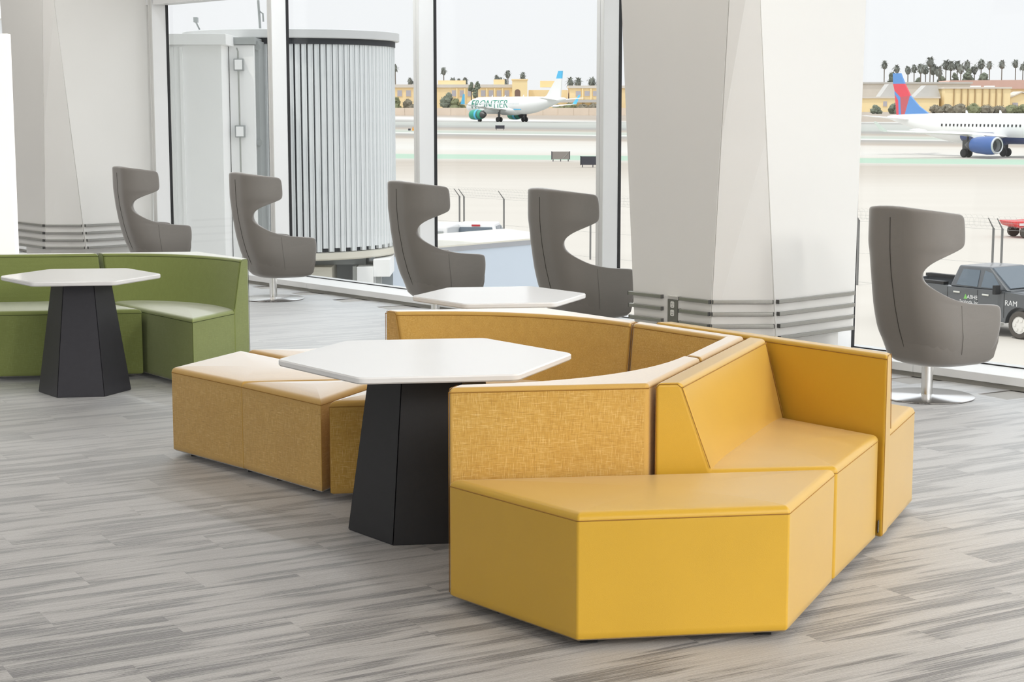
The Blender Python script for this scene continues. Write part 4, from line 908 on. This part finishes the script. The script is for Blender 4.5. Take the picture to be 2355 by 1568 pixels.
def airliner(label, gear, ang, zf, plug, mats, livery):
    """A single-aisle twin jet; local x runs nose to tail (nose at x=0 before the shift), z up from the ground"""
    r = thing('airliner', label, 'airplane', (gear[0], gear[1], zf), ang)
    def X(x): return -(x-17.7-(0 if x < 9 else -0))+(0) if plug == 0 else -((x if x < 9 else (9+(x-9)*0.86 if x < 24 else x-2.1-0.0))-15.9)
    R = 1.975; ZC = 3.85
    sec = [(0.0, 0.06, 0.06, -0.45), (0.35, 0.55, 0.55, -0.42), (1.0, 0.98, 0.98, -0.34), (2.0, 1.38, 1.42, -0.22), (3.2, 1.72, 1.75, -0.1), (5.0, 1.95, 1.97, 0), (7, R, R+.07, 0), (16, R, R+.07, 0), (23.5, R, R+.07, 0), (26.5, 1.88, 1.85, 0.2), (29.5, 1.55, 1.48, 0.52), (32.5, 1.08, 1.02, 0.92), (35.0, 0.62, 0.62, 1.22), (36.8, 0.28, 0.32, 1.40), (37.5, 0.10, 0.14, 1.45)]
    n = 32; m = MB(); vs = []; fs = []; mi = []
    for x, ry, rz_, zc in sec:
        for k in range(n): a = 2*pi*k/n; vs.append((X(x), ry*sin(a), ZC+zc+rz_*cos(a)))
    for i in range(len(sec)-1):
        for k in range(n):
            m.f.append((i*n+k, i*n+(k+1) % n, (i+1)*n+(k+1) % n, (i+1)*n+k)); a = 2*pi*(k+0.5)/n; m.m.append(1 if (cos(a) < livery['belly'] and i < 7) else 0)
    m.v = vs; m.f += [tuple(reversed(range(n))), tuple(range((len(sec)-1)*n, len(sec)*n))]; m.m += [0, 0]
    m.build('fuselage', [mats['body'], mats['belly']], r, smooth=40)
    m = MB().lathe([(0.2, -4.6), (1.0, -3.8), (1.25, -2.0), (1.25, 2.2), (0.9, 3.6), (0.2, 4.4)], 20, (X(17.0), 0, 2.75), 'x'); m.v = [(x, y*1.75, z if z > 2.75 else 2.75+(z-2.75)*0.95) for x, y, z in m.v]; m.build('belly_fairing', mats['belly'], r, smooth=40)
    def slab(pts_root, pts_tip, t0, t1):       # wing-like: root (xLE,y,z,chord) tip
        def sect(xl, y, z, c, t): return [(X(xl), y, z), (X(xl+c*0.3), y, z+t*0.6), (X(xl+c), y, z+t*0.1), (X(xl+c*0.4), y, z-t*0.4)]
        a = sect(*pts_root, t0); b = sect(*pts_tip, t1)
        return MB().add(a+b, [(0, 1, 2, 3), (7, 6, 5, 4)]+[(i, (i+1) % 4, 4+(i+1) % 4, 4+i) for i in range(4)])
    for sg in (-1, 1):
        w = slab((11.6, sg*1.5, 2.75, 6.6), (14.6, sg*6.2, 3.15, 3.9), 0.75, 0.5); w2 = slab((14.6, sg*6.2, 3.15, 3.9), (19.9, sg*16.6, livery.get('tz', 4.15), 1.6), 0.5, 0.18)
        w.add(w2.v, w2.f); wg = w.build('wing', mats['wing'], r, smooth=None)
        tip = slab((19.9, sg*16.6, livery.get('tz', 4.15), 1.6), (21.6, sg*17.2, livery.get('tz', 4.15)+livery.get('wl', 2.2), 0.7), 0.14, 0.07); tip.build('winglet', mats['tip'], wg, smooth=None)
        for yy_, xx in ((3.9, 17.2), (7.6, 18.6), (11.2, 19.8)):
            m = MB().lathe([(0.03, -1.6), (0.2, -0.8), (0.24, 0.2), (0.12, 1.2), (0.02, 1.7)], 8, (X(xx), sg*yy_, 2.70+yy_*0.085), 'x'); m.build('flap_fairing', mats['wing'], wg, smooth=None)
        e = MB().lathe([(0.86, 2.35), (1.08, 2.25), (1.2, 1.6), (1.22, 0.5), (1.08, -1.0), (0.95, -1.7), (0.80, -1.7)], 28, (X(12.1), sg*5.75, 1.72), 'x', 0, False)
        en = e.build('engine', mats['engine'], r, smooth=40)
        MB().lathe([(0.80, 1.5), (0.86, 2.36), (1.0, 2.42), (1.13, 2.26), (1.0, 2.2)], 28, (X(12.1), sg*5.75, 1.72), 'x', 0, False).build('intake_lip', M['engine_lip'], en, smooth=40)
        MB().lathe([(0.02, 1.9), (0.25, 1.6), (0.84, 1.5), (0.845, 2.30)], 24, (X(12.1), sg*5.75, 1.72), 'x', 0, False).build('intake', M['engine_dark'], en, smooth=None)
        if livery.get('band'):
            MB().lathe([(1.22, 0.25), (1.235, 0.24), (1.19, -0.35), (1.17, -0.36)], 28, (X(12.1), sg*5.75, 1.72), 'x').build('engine_band', M['plane_sky'], en, smooth=40)
        MB().lathe([(0.95, -0.5) if livery.get('band') else (0.70, -1.5), (1.15, -0.55) if livery.get('band') else (0.78, -1.68), (0.80, -2.1), (0.45, -2.7), (0.05, -3.3)], 24, (X(12.1), sg*5.75, 1.72), 'x').build('exhaust', M['engine_dark'], en, smooth=40)
        py = MB(); py.hexa([(X(13.8), sg*5.65, 2.6), (X(10.8), sg*5.65, 2.6), (X(10.8), sg*5.85, 2.6), (X(13.8), sg*5.85, 2.6), (X(16), sg*5.65, 3.2), (X(12.5), sg*5.65, 3.05), (X(12.5), sg*5.85, 3.05), (X(16), sg*5.85, 3.2)]); py.build('pylon', mats['wing'], r, smooth=None)
        slab((31.9, sg*0.7, 4.95, 3.4), (35.2, sg*6.2, 5.5, 1.4), 0.35, 0.12).build('tailplane', mats['wing'], r, smooth=None)
        g = MB(); g.tube([(X(17.7), sg*3.8, 0.5), (X(17.7), sg*3.6, 2.9)], 0.16, 8); g.box((X(17.7)-0.15, sg*3.95, 1.7), (0.9, 0.06, 1.3)); gr = g.build('main_gear', mats['gear'], r, smooth=None)
        for dy in (-0.45, 0.45): MB().lathe([(0.25, -0.2), (0.52, -0.2), (0.58, -0.12), (0.58, 0.12), (0.52, 0.2), (0.25, 0.2)], 20, (X(17.7), sg*3.8+dy, 0.58), 'y').build('wheel', M['car_black'], gr, smooth=40)
    g = MB(); g.tube([(X(5.1), 0, 0.4), (X(5.1), 0, 2.3)], 0.10, 8); gr = g.build('nose_gear', mats['gear'], r, smooth=None)
    for dy in (-0.25, 0.25): MB().lathe([(0.15, -0.1), (0.38, -0.1), (0.38, 0.1), (0.15, 0.1)], 16, (X(5.1), dy, 0.38), 'y').build('wheel', M['car_black'], gr, smooth=40)
    for side in (-1, 1):
        m = MB(); n = 6; px = [(0.95, 0.55), (1.5, 0.75), (1.6, 1.15), (1.15, 0.95)]
        for x, z in ((7.0, 0), (8.2, 0)): pass
        a = [(X(1.05), side*0.45, ZC+0.42), (X(1.75), side*1.05, ZC+0.46), (X(2.1), side*0.85, ZC+0.98), (X(1.55), side*0.30, ZC+0.86)]
        b = [(x+0.05, y*1.03, z+0.05) for x, y, z in a]; m.add(a+b, [(0, 1, 2, 3), (7, 6, 5, 4)]+[(i, (i+1) % 4, 4+(i+1) % 4, 4+i) for i in range(4)]); m.build('cockpit_window', M['car_glass'], r, smooth=None)
    # fin in coloured pieces (fraction along the root chord from trailing edge, height)
    zb = ZC+1.75
    def fin_pt(u, h): return (X(35.6)+u, zb+h)
    for nm, pts, mat, t in livery['fin']:
        q = [fin_pt(u, h) for u, h in pts]; side_panel(MB(), q, -0.14-t, 0.14+t).build(nm, mat, r, smooth=None)
    # cabin windows: one row of small panes on both sides
    wm = MB()
    for k in range(livery.get('nwin', 36)):
        x = 6.6+k*livery.get('pitch', 0.456)
        for sg in (-1, 1):
            y = sg*1.955; wm.box((X(x), y, ZC+0.42), (0.22, 0.06, 0.34))
    tag(wm.build('cabin_windows', M['car_black'] if livery['dark_win'] else M['jet_slat'], r, smooth=None), kind='stuff')
    ant = MB()
    for x in (10, 15, 22): ant.hexa([(X(x)-0.25, -0.02, ZC+2.0), (X(x)+0.25, -0.02, ZC+2.0), (X(x)+0.25, 0.02, ZC+2.0), (X(x)-0.25, 0.02, ZC+2.0), (X(x)-0.25, -0.02, ZC+2.45), (X(x)-0.02, -0.02, ZC+2.45), (X(x)-0.02, 0.02, ZC+2.45), (X(x)-0.25, 0.02, ZC+2.45)])
    ant.build('antenna', mats['body'], r, smooth=None)
    return r, X, ZC, R
W_ = M['plane_white']
fin_f = [('fin', [(0.0, 0.0), (6.2, 0.0), (4.9, 0.5), (1.5, 4.25), (-0.45, 4.25)], W_, 0), ('fin_tip', [(-0.45, 4.25), (1.5, 4.25), (0.75, 5.95), (-0.62, 5.95)], M['plane_sky'], 0)]
af = airliner('white airliner with green lettering and a pale blue fin tip, taxiing away', (0.0, 402.5), atan2(0.788, -0.616), -1.28, 0,
              dict(body=W_, belly=W_, wing=W_, tip=M['plane_sky'], engine=M['plane_green'], gear=M['engine_dark']), dict(belly=-2, fin=fin_f, band=True, dark_win=False))
r, X, ZC, R = af
me = text_mesh('FRONTIER', 2.95); bm = bmesh.new(); bm.from_mesh(me)
for k in range(-8, 9): bmesh.ops.bisect_plane(bm, geom=bm.verts[:]+bm.edges[:]+bm.faces[:], plane_co=(0, k*0.18, 0), plane_no=(0, 1, 0))
w_ = max(v.co.x for v in bm.verts)-min(v.co.x for v in bm.verts)
for v in bm.verts:
    th = v.co.y/R+0.10; v.co = Vector((X(11.4+v.co.x*14.2/w_), (R+0.03)*cos(th), ZC+(R+0.09)*sin(th)))
bm.to_mesh(me); bm.free(); me.materials.clear(); me.materials.append(M['letter_green'])
o = bpy.data.objects.new('lettering', me); COL.objects.link(o); o.parent = r
side_panel(MB(), [(X(20.5), ZC-1.0), (X(23.2), ZC-1.02), (X(23.4), ZC-0.85), (X(20.7), ZC-0.8)], 1.70, 1.84).build('blue_stripe', M['plane_sky'], r, smooth=None)
# blue-red fin of the nearer jet
B_, R_, D_ = M['plane_blue'], M['plane_red'], M['plane_darkred']
fin_d = [('fin_top', [(-0.89, 4.45), (1.36, 4.45), (0.47, 5.95), (-1.00, 5.95)], B_, 0), ('fin_red', [(-0.89, 4.45), (1.36, 4.45), (2.54, 2.75), (0.65, 2.55), (-0.53, 3.45)], R_, 0),
         ('fin_stripe', [(-0.53, 3.45), (0.65, 2.55), (0.89, 0.0), (0.45, 0.0), (0.26, 2.1), (-0.50, 3.0)], B_, 0.01), ('fin_red', [(-0.50, 3.0), (0.26, 2.1), (0.45, 0.0), (0.00, 0.0)], R_, 0),
         ('fin_dark_red', [(0.65, 2.55), (2.54, 2.75), (1.59, 0.0), (0.89, 0.0)], D_, 0), ('fin_front', [(2.54, 2.75), (4.25, 1.3), (6.61, 0.0), (1.59, 0.0)], B_, 0)]
ad = airliner('white airliner with a red and blue fin and navy engines, behind the right-hand chair', (64.9, 231.9), radians(-58), -4.7, 1,
              dict(body=W_, belly=M['plane_navy'], wing=W_, tip=W_, engine=M['engine_blue'], gear=M['engine_dark']), dict(belly=-0.58, fin=fin_d, dark_win=True, tz=3.55, wl=1.25, nwin=24, pitch=0.80))
M['beacon'] = plain('red_beacon', (0.9, 0.1, 0.1, 1), 0.4, noise=0.02, emit=((1, 0.12, 0.12, 1), 1.2))
MB().lathe([(0.16, 0), (0.13, -0.12), (0.03, -0.17)], 10, (ad[1](14.8), 0, 1.60)).build('beacon', M['beacon'], ad[0], smooth=40)

# ------------------------------------------------------------------ far side of the field, haze put into the paled wall colours
M['tan_wall'] = plain('tan_stucco', (0.93, 0.73, 0.42, 1), 0.9, noise=0.05, nscale=0.4)
M['yellow_wall'] = plain('yellow_stucco', (0.95, 0.77, 0.44, 1), 0.9, noise=0.05, nscale=0.4)
M['pale_roof'] = plain('pale_roof_tiles', (0.70, 0.65, 0.58, 1), 0.9, noise=0.06, nscale=0.5)
M['red_roof'] = plain('red_roof_tiles', (0.66, 0.43, 0.36, 1), 0.9, noise=0.08, nscale=0.5)
M['grey_roof'] = plain('grey_metal_roof', (0.56, 0.55, 0.53, 1), 0.8, noise=0.06, nscale=0.5)
M['far_glass'] = plain('far_window_glass', (0.48, 0.46, 0.50, 1), 0.3, noise=0.05)
M['pilaster'] = plain('brown_pilaster', (0.42, 0.29, 0.14, 1), 0.9, noise=0.05)
M['sand_wall'] = plain('sand_wall', (0.78, 0.66, 0.54, 1), 0.95, noise=0.10, nscale=0.3)
M['arch_dark'] = plain('arch_shadow_glass', (0.22, 0.14, 0.11, 1), 0.7, noise=0.05)
def wall_with_windows(root, c, x0, x1, y, z0, z1, wins, mat, depth=10.0, roof=None, roof_h=0.5):
    m = MB().box(((x0+x1)/2-c[0], y+depth/2-c[1], (z0+z1)/2-c[2]), (x1-x0, depth, z1-z0)); m.build('wall', mat, root, smooth=None)
    if roof: MB().box(((x0+x1)/2-c[0], y+depth/2-c[1], z1+roof_h/2-c[2]), (x1-x0+0.6, depth+0.8, roof_h)).build('roof', roof, root, smooth=None)
    for (a, b, za, zb_) in wins:
        f = MB().box(((a+b)/2-c[0], y-0.06-c[1], (za+zb_)/2-c[2]), (b-a, 0.14, zb_-za)).build('window', mat, root, smooth=None)
        MB().box(((a+b)/2-c[0], y-0.10-c[1], (za+zb_)/2-c[2]), (b-a-0.16, 0.12, zb_-za-0.16)).build('pane', M['far_glass'], f, smooth=None)
BY = 500.0; PXM = 7.8
def bx(px): return (px-1177.5)/PXM
c = (bx(1040), BY, 1.0); b1 = thing('mission_building', 'long tan building with a row of windows and an arched tower, behind the taxiing airliner', 'building', c)
wall_with_windows(b1, c, bx(860), bx(1180), BY, 0.6, 7.9, [(bx(x), bx(x+12), 5.3, 7.2) for x in (916, 936, 1040, 1058, 1076, 1106, 1124, 1142, 1160)], M['tan_wall'], roof=M['pale_roof'], roof_h=0.9)
for x in (1052, 1070, 1088, 1120, 1138, 1156): MB().box((bx(x)-c[0], BY-0.2-c[1], 4.2-c[2]), (0.4, 0.4, 7.0)).build('pilaster', M['yellow_wall'], b1, smooth=None)
MB().box((bx(1148)-c[0], BY+4-c[1], 9.5-c[2]), (3.2, 5, 1.6)).build('roof_house', M['tan_wall'], b1, smooth=None)
MB().box((bx(1040)-c[0], BY+4-c[1], 9.3-c[2]), (8, 5, 1.4)).build('roof_house', M['tan_wall'], b1, smooth=None)
tw = MB().box((bx(1195)-c[0], BY+0.4-c[1], 5.3-c[2]), (4.4, 6.5, 9.4)).build('tower', M['yellow_wall'], b1, smooth=None)
MB().box((bx(1195)-c[0], BY+0.4-c[1], 10.15-c[2]), (4.8, 6.9, 0.35)).build('tower_cornice', M['tan_wall'], b1, smooth=None)
ar = [(bx(1190)-c[0]+0.8*cos(a), 6.6-c[2]+0.8*sin(a)) for a in [pi*k/10 for k in range(11)]]+[(bx(1190)-c[0]-0.8, 5.2-c[2]), (bx(1190)-c[0]+0.8, 5.2-c[2])]
side_panel(MB(), ar, BY-2.95-c[1], BY-2.80-c[1]).build('arch', M['arch_dark'], b1, smooth=None)
MB().box((bx(1190)-c[0], BY-3.0-c[1], 5.1-c[2]), (2.0, 0.3, 0.5)).build('balcony', M['pale_roof'], b1, smooth=None)
c2 = (bx(1300), BY, 1.0); b2 = thing('mission_building', 'lower tan wing with windows to the right of the arched tower', 'building', c2)
wall_with_windows(b2, c2, bx(1216), bx(1305), BY+1, 0.6, 7.2, [], M['tan_wall'])
wall_with_windows(b2, c2, bx(1308), bx(1440), BY, 0.6, 7.7, [(bx(x), bx(x+13), 5.4, 7.0) for x in (1322, 1342, 1361, 1380)], M['tan_wall'], roof=M['pale_roof'], roof_h=0.8)
for x in (1338, 1357, 1377): MB().box((bx(x)-c2[0], BY-0.2-c2[1], 4.2-c2[2]), (0.4, 0.4, 6.9)).build('pilaster', M['yellow_wall'], b2, smooth=None)
MB().box((bx(1350)-c2[0], BY-3-c2[1], 4.0-c2[2]), (16, 5, 0.8)).build('canopy', M['grey_roof'], b2, smooth=None)
MB().box((bx(1262)-c2[0], BY+6-c2[1], 9.0-c2[2]), (5, 5, 1.8)).build('roof_house', M['tan_wall'], b2, smooth=None)
c3 = (bx(2245), BY, 1.0); b3 = thing('warehouse', 'yellow warehouse with dark pilasters above the nearer airliner', 'building', c3)
wall_with_windows(b3, c3, bx(2162), bx(2312), BY, 0.8, 7.6, [], M['yellow_wall'], roof=M['pale_roof'], roof_h=0.5)
for x in (2183, 2200, 2215, 2231, 2248, 2264, 2279, 2293): MB().box((bx(x)-c3[0], BY-0.15-c3[1], 4.2-c3[2]), (0.3, 0.3, 6.8)).build('pilaster', M['pilaster'], b3, smooth=None)
for x in (2240, 2272): MB().box((bx(x)-c3[0], BY+4-c3[1], 7.9-c3[2]), (2.4, 3, 1.2)).build('roof_unit', M['decal_white'], b3, smooth=None)
c4 = (bx(2340), BY+2, 1.0); b4 = thing('house', 'small yellow gabled house at the right end of the warehouse', 'house', c4)
side_panel(MB(), [(bx(2317)-c4[0], 0), (bx(2375)-c4[0], 0), (bx(2375)-c4[0], 3.6), (bx(2342)-c4[0], 5.4), (bx(2317)-c4[0], 3.9)], 0, 8).build('wall', M['yellow_wall'], b4, smooth=None)
side_panel(MB(), [(bx(2316)-c4[0], 3.95), (bx(2342)-c4[0], 5.5), (bx(2377)-c4[0], 3.6), (bx(2377)-c4[0], 3.9), (bx(2342)-c4[0], 5.85), (bx(2316)-c4[0], 4.3)], -0.6, 8.5).build('roof', M['pale_roof'], b4, smooth=None)
MB().box((bx(2328)-c4[0], -0.06, 1.8), (1.6, 0.14, 1.5)).build('window', M['far_glass'], b4, smooth=None)
c5 = (bx(2030), BY, 1.0); b5 = thing('warehouse', 'low yellow building with a grey pitched roof left of the red and blue fin', 'building', c5)
wall_with_windows(b5, c5, bx(1960), bx(2150), BY, 0.8, 4.8, [(bx(2022), bx(2032), 2.4, 4.0)], M['yellow_wall'], roof=M['pale_roof'], roof_h=0.5)
side_panel(MB(), [(bx(2020)-c5[0], 4.3), (bx(2040)-c5[0], 8.0), (bx(2068)-c5[0], 8.0), (bx(2082)-c5[0], 4.3)], 3, 9).build('hipped_roof', M['grey_roof'], b5, smooth=None)
side_panel(MB(), [(bx(2100)-c5[0], 4.3), (bx(2125)-c5[0], 7.6), (bx(2150)-c5[0], 7.6), (bx(2159)-c5[0], 4.3)], 3, 9).build('hipped_roof', M['grey_roof'], b5, smooth=None)
c6 = (bx(2310), 540, 1.4); b6 = thing('warehouse', 'long building with a muted red roof below the palms at the right', 'building', c6)
MB().box((8-c6[0]+bx(2310)-0, 4, 4.0), (22, 12, 8.0)).build('wall', M['tan_wall'], b6, smooth=None)
side_panel(MB(), [(-10, 6.6), (-8, 9.2), (24, 9.4), (26, 6.6)], -3, 11).build('roof', M['red_roof'], b6, smooth=None)
c7 = (bx(2105), 524, 1.3); b7 = thing('warehouse', 'pale flat-roofed hangar behind the fin of the nearer airliner', 'building', c7)
MB().box((4, 4, 4.0), (34, 10, 8.2)).build('wall', M['pale_roof'], b7, smooth=None); MB().box((4, 4, 8.3), (35, 11, 0.5)).build('roof', M['grey_roof'], b7, smooth=None)
pw = thing('perimeter_wall', 'low sandy wall along the far edge of the airfield', 'wall', (0, 446, 0.0))
for k in range(24): MB().box((-46+4.0*k, 0.1*((k*7) % 3), 0.9), (3.97, 0.3, 2.3)).build('wall_panel', M['sand_wall'], pw, smooth=None)

# trees, distance haze mixed into the muted leaf colours
M['palm_leaf'] = plain('hazed_palm_fronds', (0.20, 0.215, 0.19, 1), 0.9, noise=0.35, nscale=1.2)
M['palm_trunk'] = plain('palm_trunk', (0.20, 0.17, 0.14, 1), 0.95, noise=0.2)
M['tree_leaf'] = plain('dark_tree_leaves', (0.17, 0.195, 0.145, 1), 0.9, noise=0.4, nscale=0.9)
M['bush_leaf'] = plain('olive_bush_leaves', (0.20, 0.215, 0.115, 1), 0.9, noise=0.4, nscale=0.9)
M['bush_dry'] = plain('dry_bush_leaves', (0.22, 0.20, 0.15, 1), 0.9, noise=0.35, nscale=0.9)
def blob(m, c, r, sq=1.0, seed=0, sub_=2):
    bm = bmesh.new(); bmesh.ops.create_icosphere(bm, subdivisions=sub_, radius=1.0); rnd = random.Random(seed)
    for v in bm.verts:
        k = r*(1+rnd.uniform(-0.28, 0.22)); v.co = Vector((c[0]+v.co.x*k, c[1]+v.co.y*k, c[2]+v.co.z*k*sq))
    bm.verts.index_update(); n0 = len(m.v); m.v += [tuple(v.co) for v in bm.verts]
    for f in bm.faces: m.f.append(tuple(v.index+n0 for v in f.verts)); m.m.append(0)
    bm.free(); return m
def leaf_spray(m, c, r, n, seed, sq=1.0):
    rnd = random.Random(seed)
    for _ in range(n):
        d = Vector((rnd.gauss(0, 1), rnd.gauss(0, 1), rnd.gauss(0, 1))).normalized(); p = Vector(c)+Vector((d.x, d.y, d.z*sq))*r*rnd.uniform(0.82, 1.2)
        a = d.cross(Vector((rnd.uniform(-1, 1), rnd.uniform(-1, 1), 1))).normalized()*r*0.13; b = d*r*0.12
        m.add([p-a, p+a, p+a*0.4+b, p-a*0.4+b], [(0, 1, 2, 3)])
    return m
TY = 560.0
def tx(px, Y=TY): return (px-1177.5)/3900*Y
def tz(py, Y=TY): return 1.8+(250-py)/3900*Y
def palm(px, py, label, r=1.0, Y=TY, grp='skyline palms'):
    Y = Y+(px*7 % 13)-6; x, z, zb_ = tx(px, Y), tz(py, Y), zg(Y)
    t = thing('palm_tree', label, 'palm', (x, Y, zb_), 0, grp); h = z-zb_
    MB().tube([(0, 0, 0), (0.1, 0, h*0.5), (0, 0, h)], 0.16, 6).build('trunk', M['palm_trunk'], t, smooth=None)
    m = MB(); rnd = random.Random(int(px)); blob(m, (0, 0, h-0.35*r), 0.62*r, 1.5, int(px))
    for k in range(26):
        a = rnd.uniform(0, 2*pi); e = rnd.uniform(-0.9, 1.2); d = Vector((cos(a)*cos(e), sin(a)*cos(e), sin(e))); sd = Vector((-sin(a), cos(a), 0))*0.16*r
        p0_ = Vector((0, 0, h)); p1_ = p0_+d*0.75*r; p2_ = p0_+d*1.25*r-Vector((0, 0, 0.30*r))
        m.add([p0_-sd*0.5, p0_+sd*0.5, p1_+sd, p1_-sd, p2_+sd*0.2, p2_-sd*0.2], [(0, 1, 2, 3), (3, 2, 4, 5)])
    m.build('crown', M['palm_leaf'], t, smooth=None)
def tree(px, py, w, label, mat='tree_leaf', Y=TY, tall=1.2, grp=None, name='tree', cat='tree'):
    x, z, zb_ = tx(px, Y), tz(py, Y), zg(Y); r = w/2*Y/3900; h = z-zb_
    t = thing(name, label, cat, (x, Y, zb_), 0, grp)
    if name == 'tree': MB().tube([(0, 0, 0), (0, 0, max(0.5, h-r*0.8))], 0.12*r+0.05, 6).build('trunk', M['palm_trunk'], t, smooth=None)
    m = MB(); rnd = random.Random(int(px*3+py)); nb_ = 9 if name == 'tree' else 7
    lo = max(r*0.35, h-2*r*tall)
    for k in range(nb_):
        f = k/(nb_-1); zz = lo+(h-r*0.45-lo)*f; rr_ = r*(0.62-0.25*f); a = rnd.uniform(0, 2*pi); o_ = r*0.45*(1-f*0.7)
        blob(m, (o_*cos(a)*1.2, o_*sin(a), max(rr_*0.6, zz)), rr_, 1.0, int(px*11+k)); leaf_spray(m, (o_*cos(a)*1.2, o_*sin(a), max(rr_*0.6, zz)), rr_, 60, int(px*5+k))
    m.build('crown' if name == 'tree' else 'foliage', M[mat], t, smooth=None)
ords = ['first', 'second', 'third', 'fourth', 'fifth', 'sixth', 'seventh', 'eighth', 'ninth', 'tenth', 'eleventh', 'twelfth', 'thirteenth', 'fourteenth', 'fifteenth', 'sixteenth', 'seventeenth', 'eighteenth', 'nineteenth', 'twentieth', 'twenty-first', 'twenty-second']
PR = [(2023, 149), (2051, 158), (2077, 161), (2091, 158), (2106, 156), (2117, 158), (2127, 142), (2135, 159), (2147, 163), (2163, 148), (2174, 150), (2189, 150), (2197, 156), (2211, 150), (2228, 159), (2243, 147), (2262, 150), (2290, 148), (2321, 146), (2338, 154), (2346, 139)]
for k, (x, y) in enumerate(PR): palm(x, y, 'skyline palm above the nearer airliner, %s from the left' % ords[k], 1.75 if 2100 < x < 2250 else 1.4)
PM = [(912, 157), (946, 187), (1022, 163), (1043, 186), (1056, 189), (1070, 186), (1143, 181), (1151, 186), (1161, 188), (1168, 170), (1202, 174), (1310, 188), (1328, 188), (1359, 186), (1377, 188)]
for k, (x, y) in enumerate(PM): palm(x, y, 'skyline palm behind the mission building, %s from the left' % ords[k], 1.3 if x < 1300 else 1.7, grp='palms behind the mission building')
for px, py, w, lab in ((2041, 166, 36, 'bushy dark tree beside the leftmost skyline palm in the right window'), (2101, 178, 26, 'rounded tree under the palms, just right of the fin'), (2154, 173, 30, 'rounded dark tree in the gap among the skyline palms'), (2184, 168, 20, 'slim tall tree left of the cypress-like tree'),
                       (2213, 158, 30, 'tallest dark conical tree in the right window'), (2249, 167, 44, 'broad dark conical tree left of the red roof')): tree(px, py, w, lab, grp='dark trees beyond the warehouse')
tree(1085, 189, 16, 'dark tree in front of the mission building, left one of a pair', Y=490); tree(1099, 187, 15, 'dark tree in front of the mission building, right one of a pair', Y=490); tree(1094, 205, 14, 'low dark tree below the dark pair, above the airliner nose', Y=488)
BU = [(912, 222, 34, 'bush_leaf'), (938, 226, 40, 'bush_dry'), (1030, 212, 40, 'tree_leaf'), (1046, 225, 42, 'bush_leaf'), (1060, 232, 30, 'bush_leaf'), (1284, 238, 34, 'bush_leaf'), (1312, 236, 40, 'bush_leaf'), (1338, 238, 38, 'bush_dry'), (1364, 236, 34, 'bush_dry'), (1388, 234, 36, 'bush_dry'),
      (2006, 240, 26, 'tree_leaf'), (2048, 236, 28, 'tree_leaf'), (2062, 250, 14, 'bush_leaf'), (2140, 240, 36, 'bush_dry'), (2168, 238, 36, 'bush_dry'), (2198, 237, 36, 'bush_dry'), (2228, 236, 36, 'bush_leaf'), (2258, 240, 36, 'bush_dry'), (2288, 242, 34, 'bush_dry'), (2318, 240, 36, 'bush_leaf'), (2345, 238, 36, 'bush_leaf')]
for k, (x, y, w, mt) in enumerate(BU):
    where = 'left of the nose of the lettered airliner' if x < 1100 else ('behind the tail of the lettered airliner' if x < 1500 else 'in the row behind the red and blue finned airliner')
    sub_k = len([1 for q in BU[:k] if (q[0] < 1100) == (x < 1100) and (q[0] < 1500) == (x < 1500)])
    tree(x, y, w, 'bush %s, %s from the left' % (where, ords[sub_k]), mt, Y=470, tall=0.9, grp='bushes along the far wall', name='bush', cat='bush')
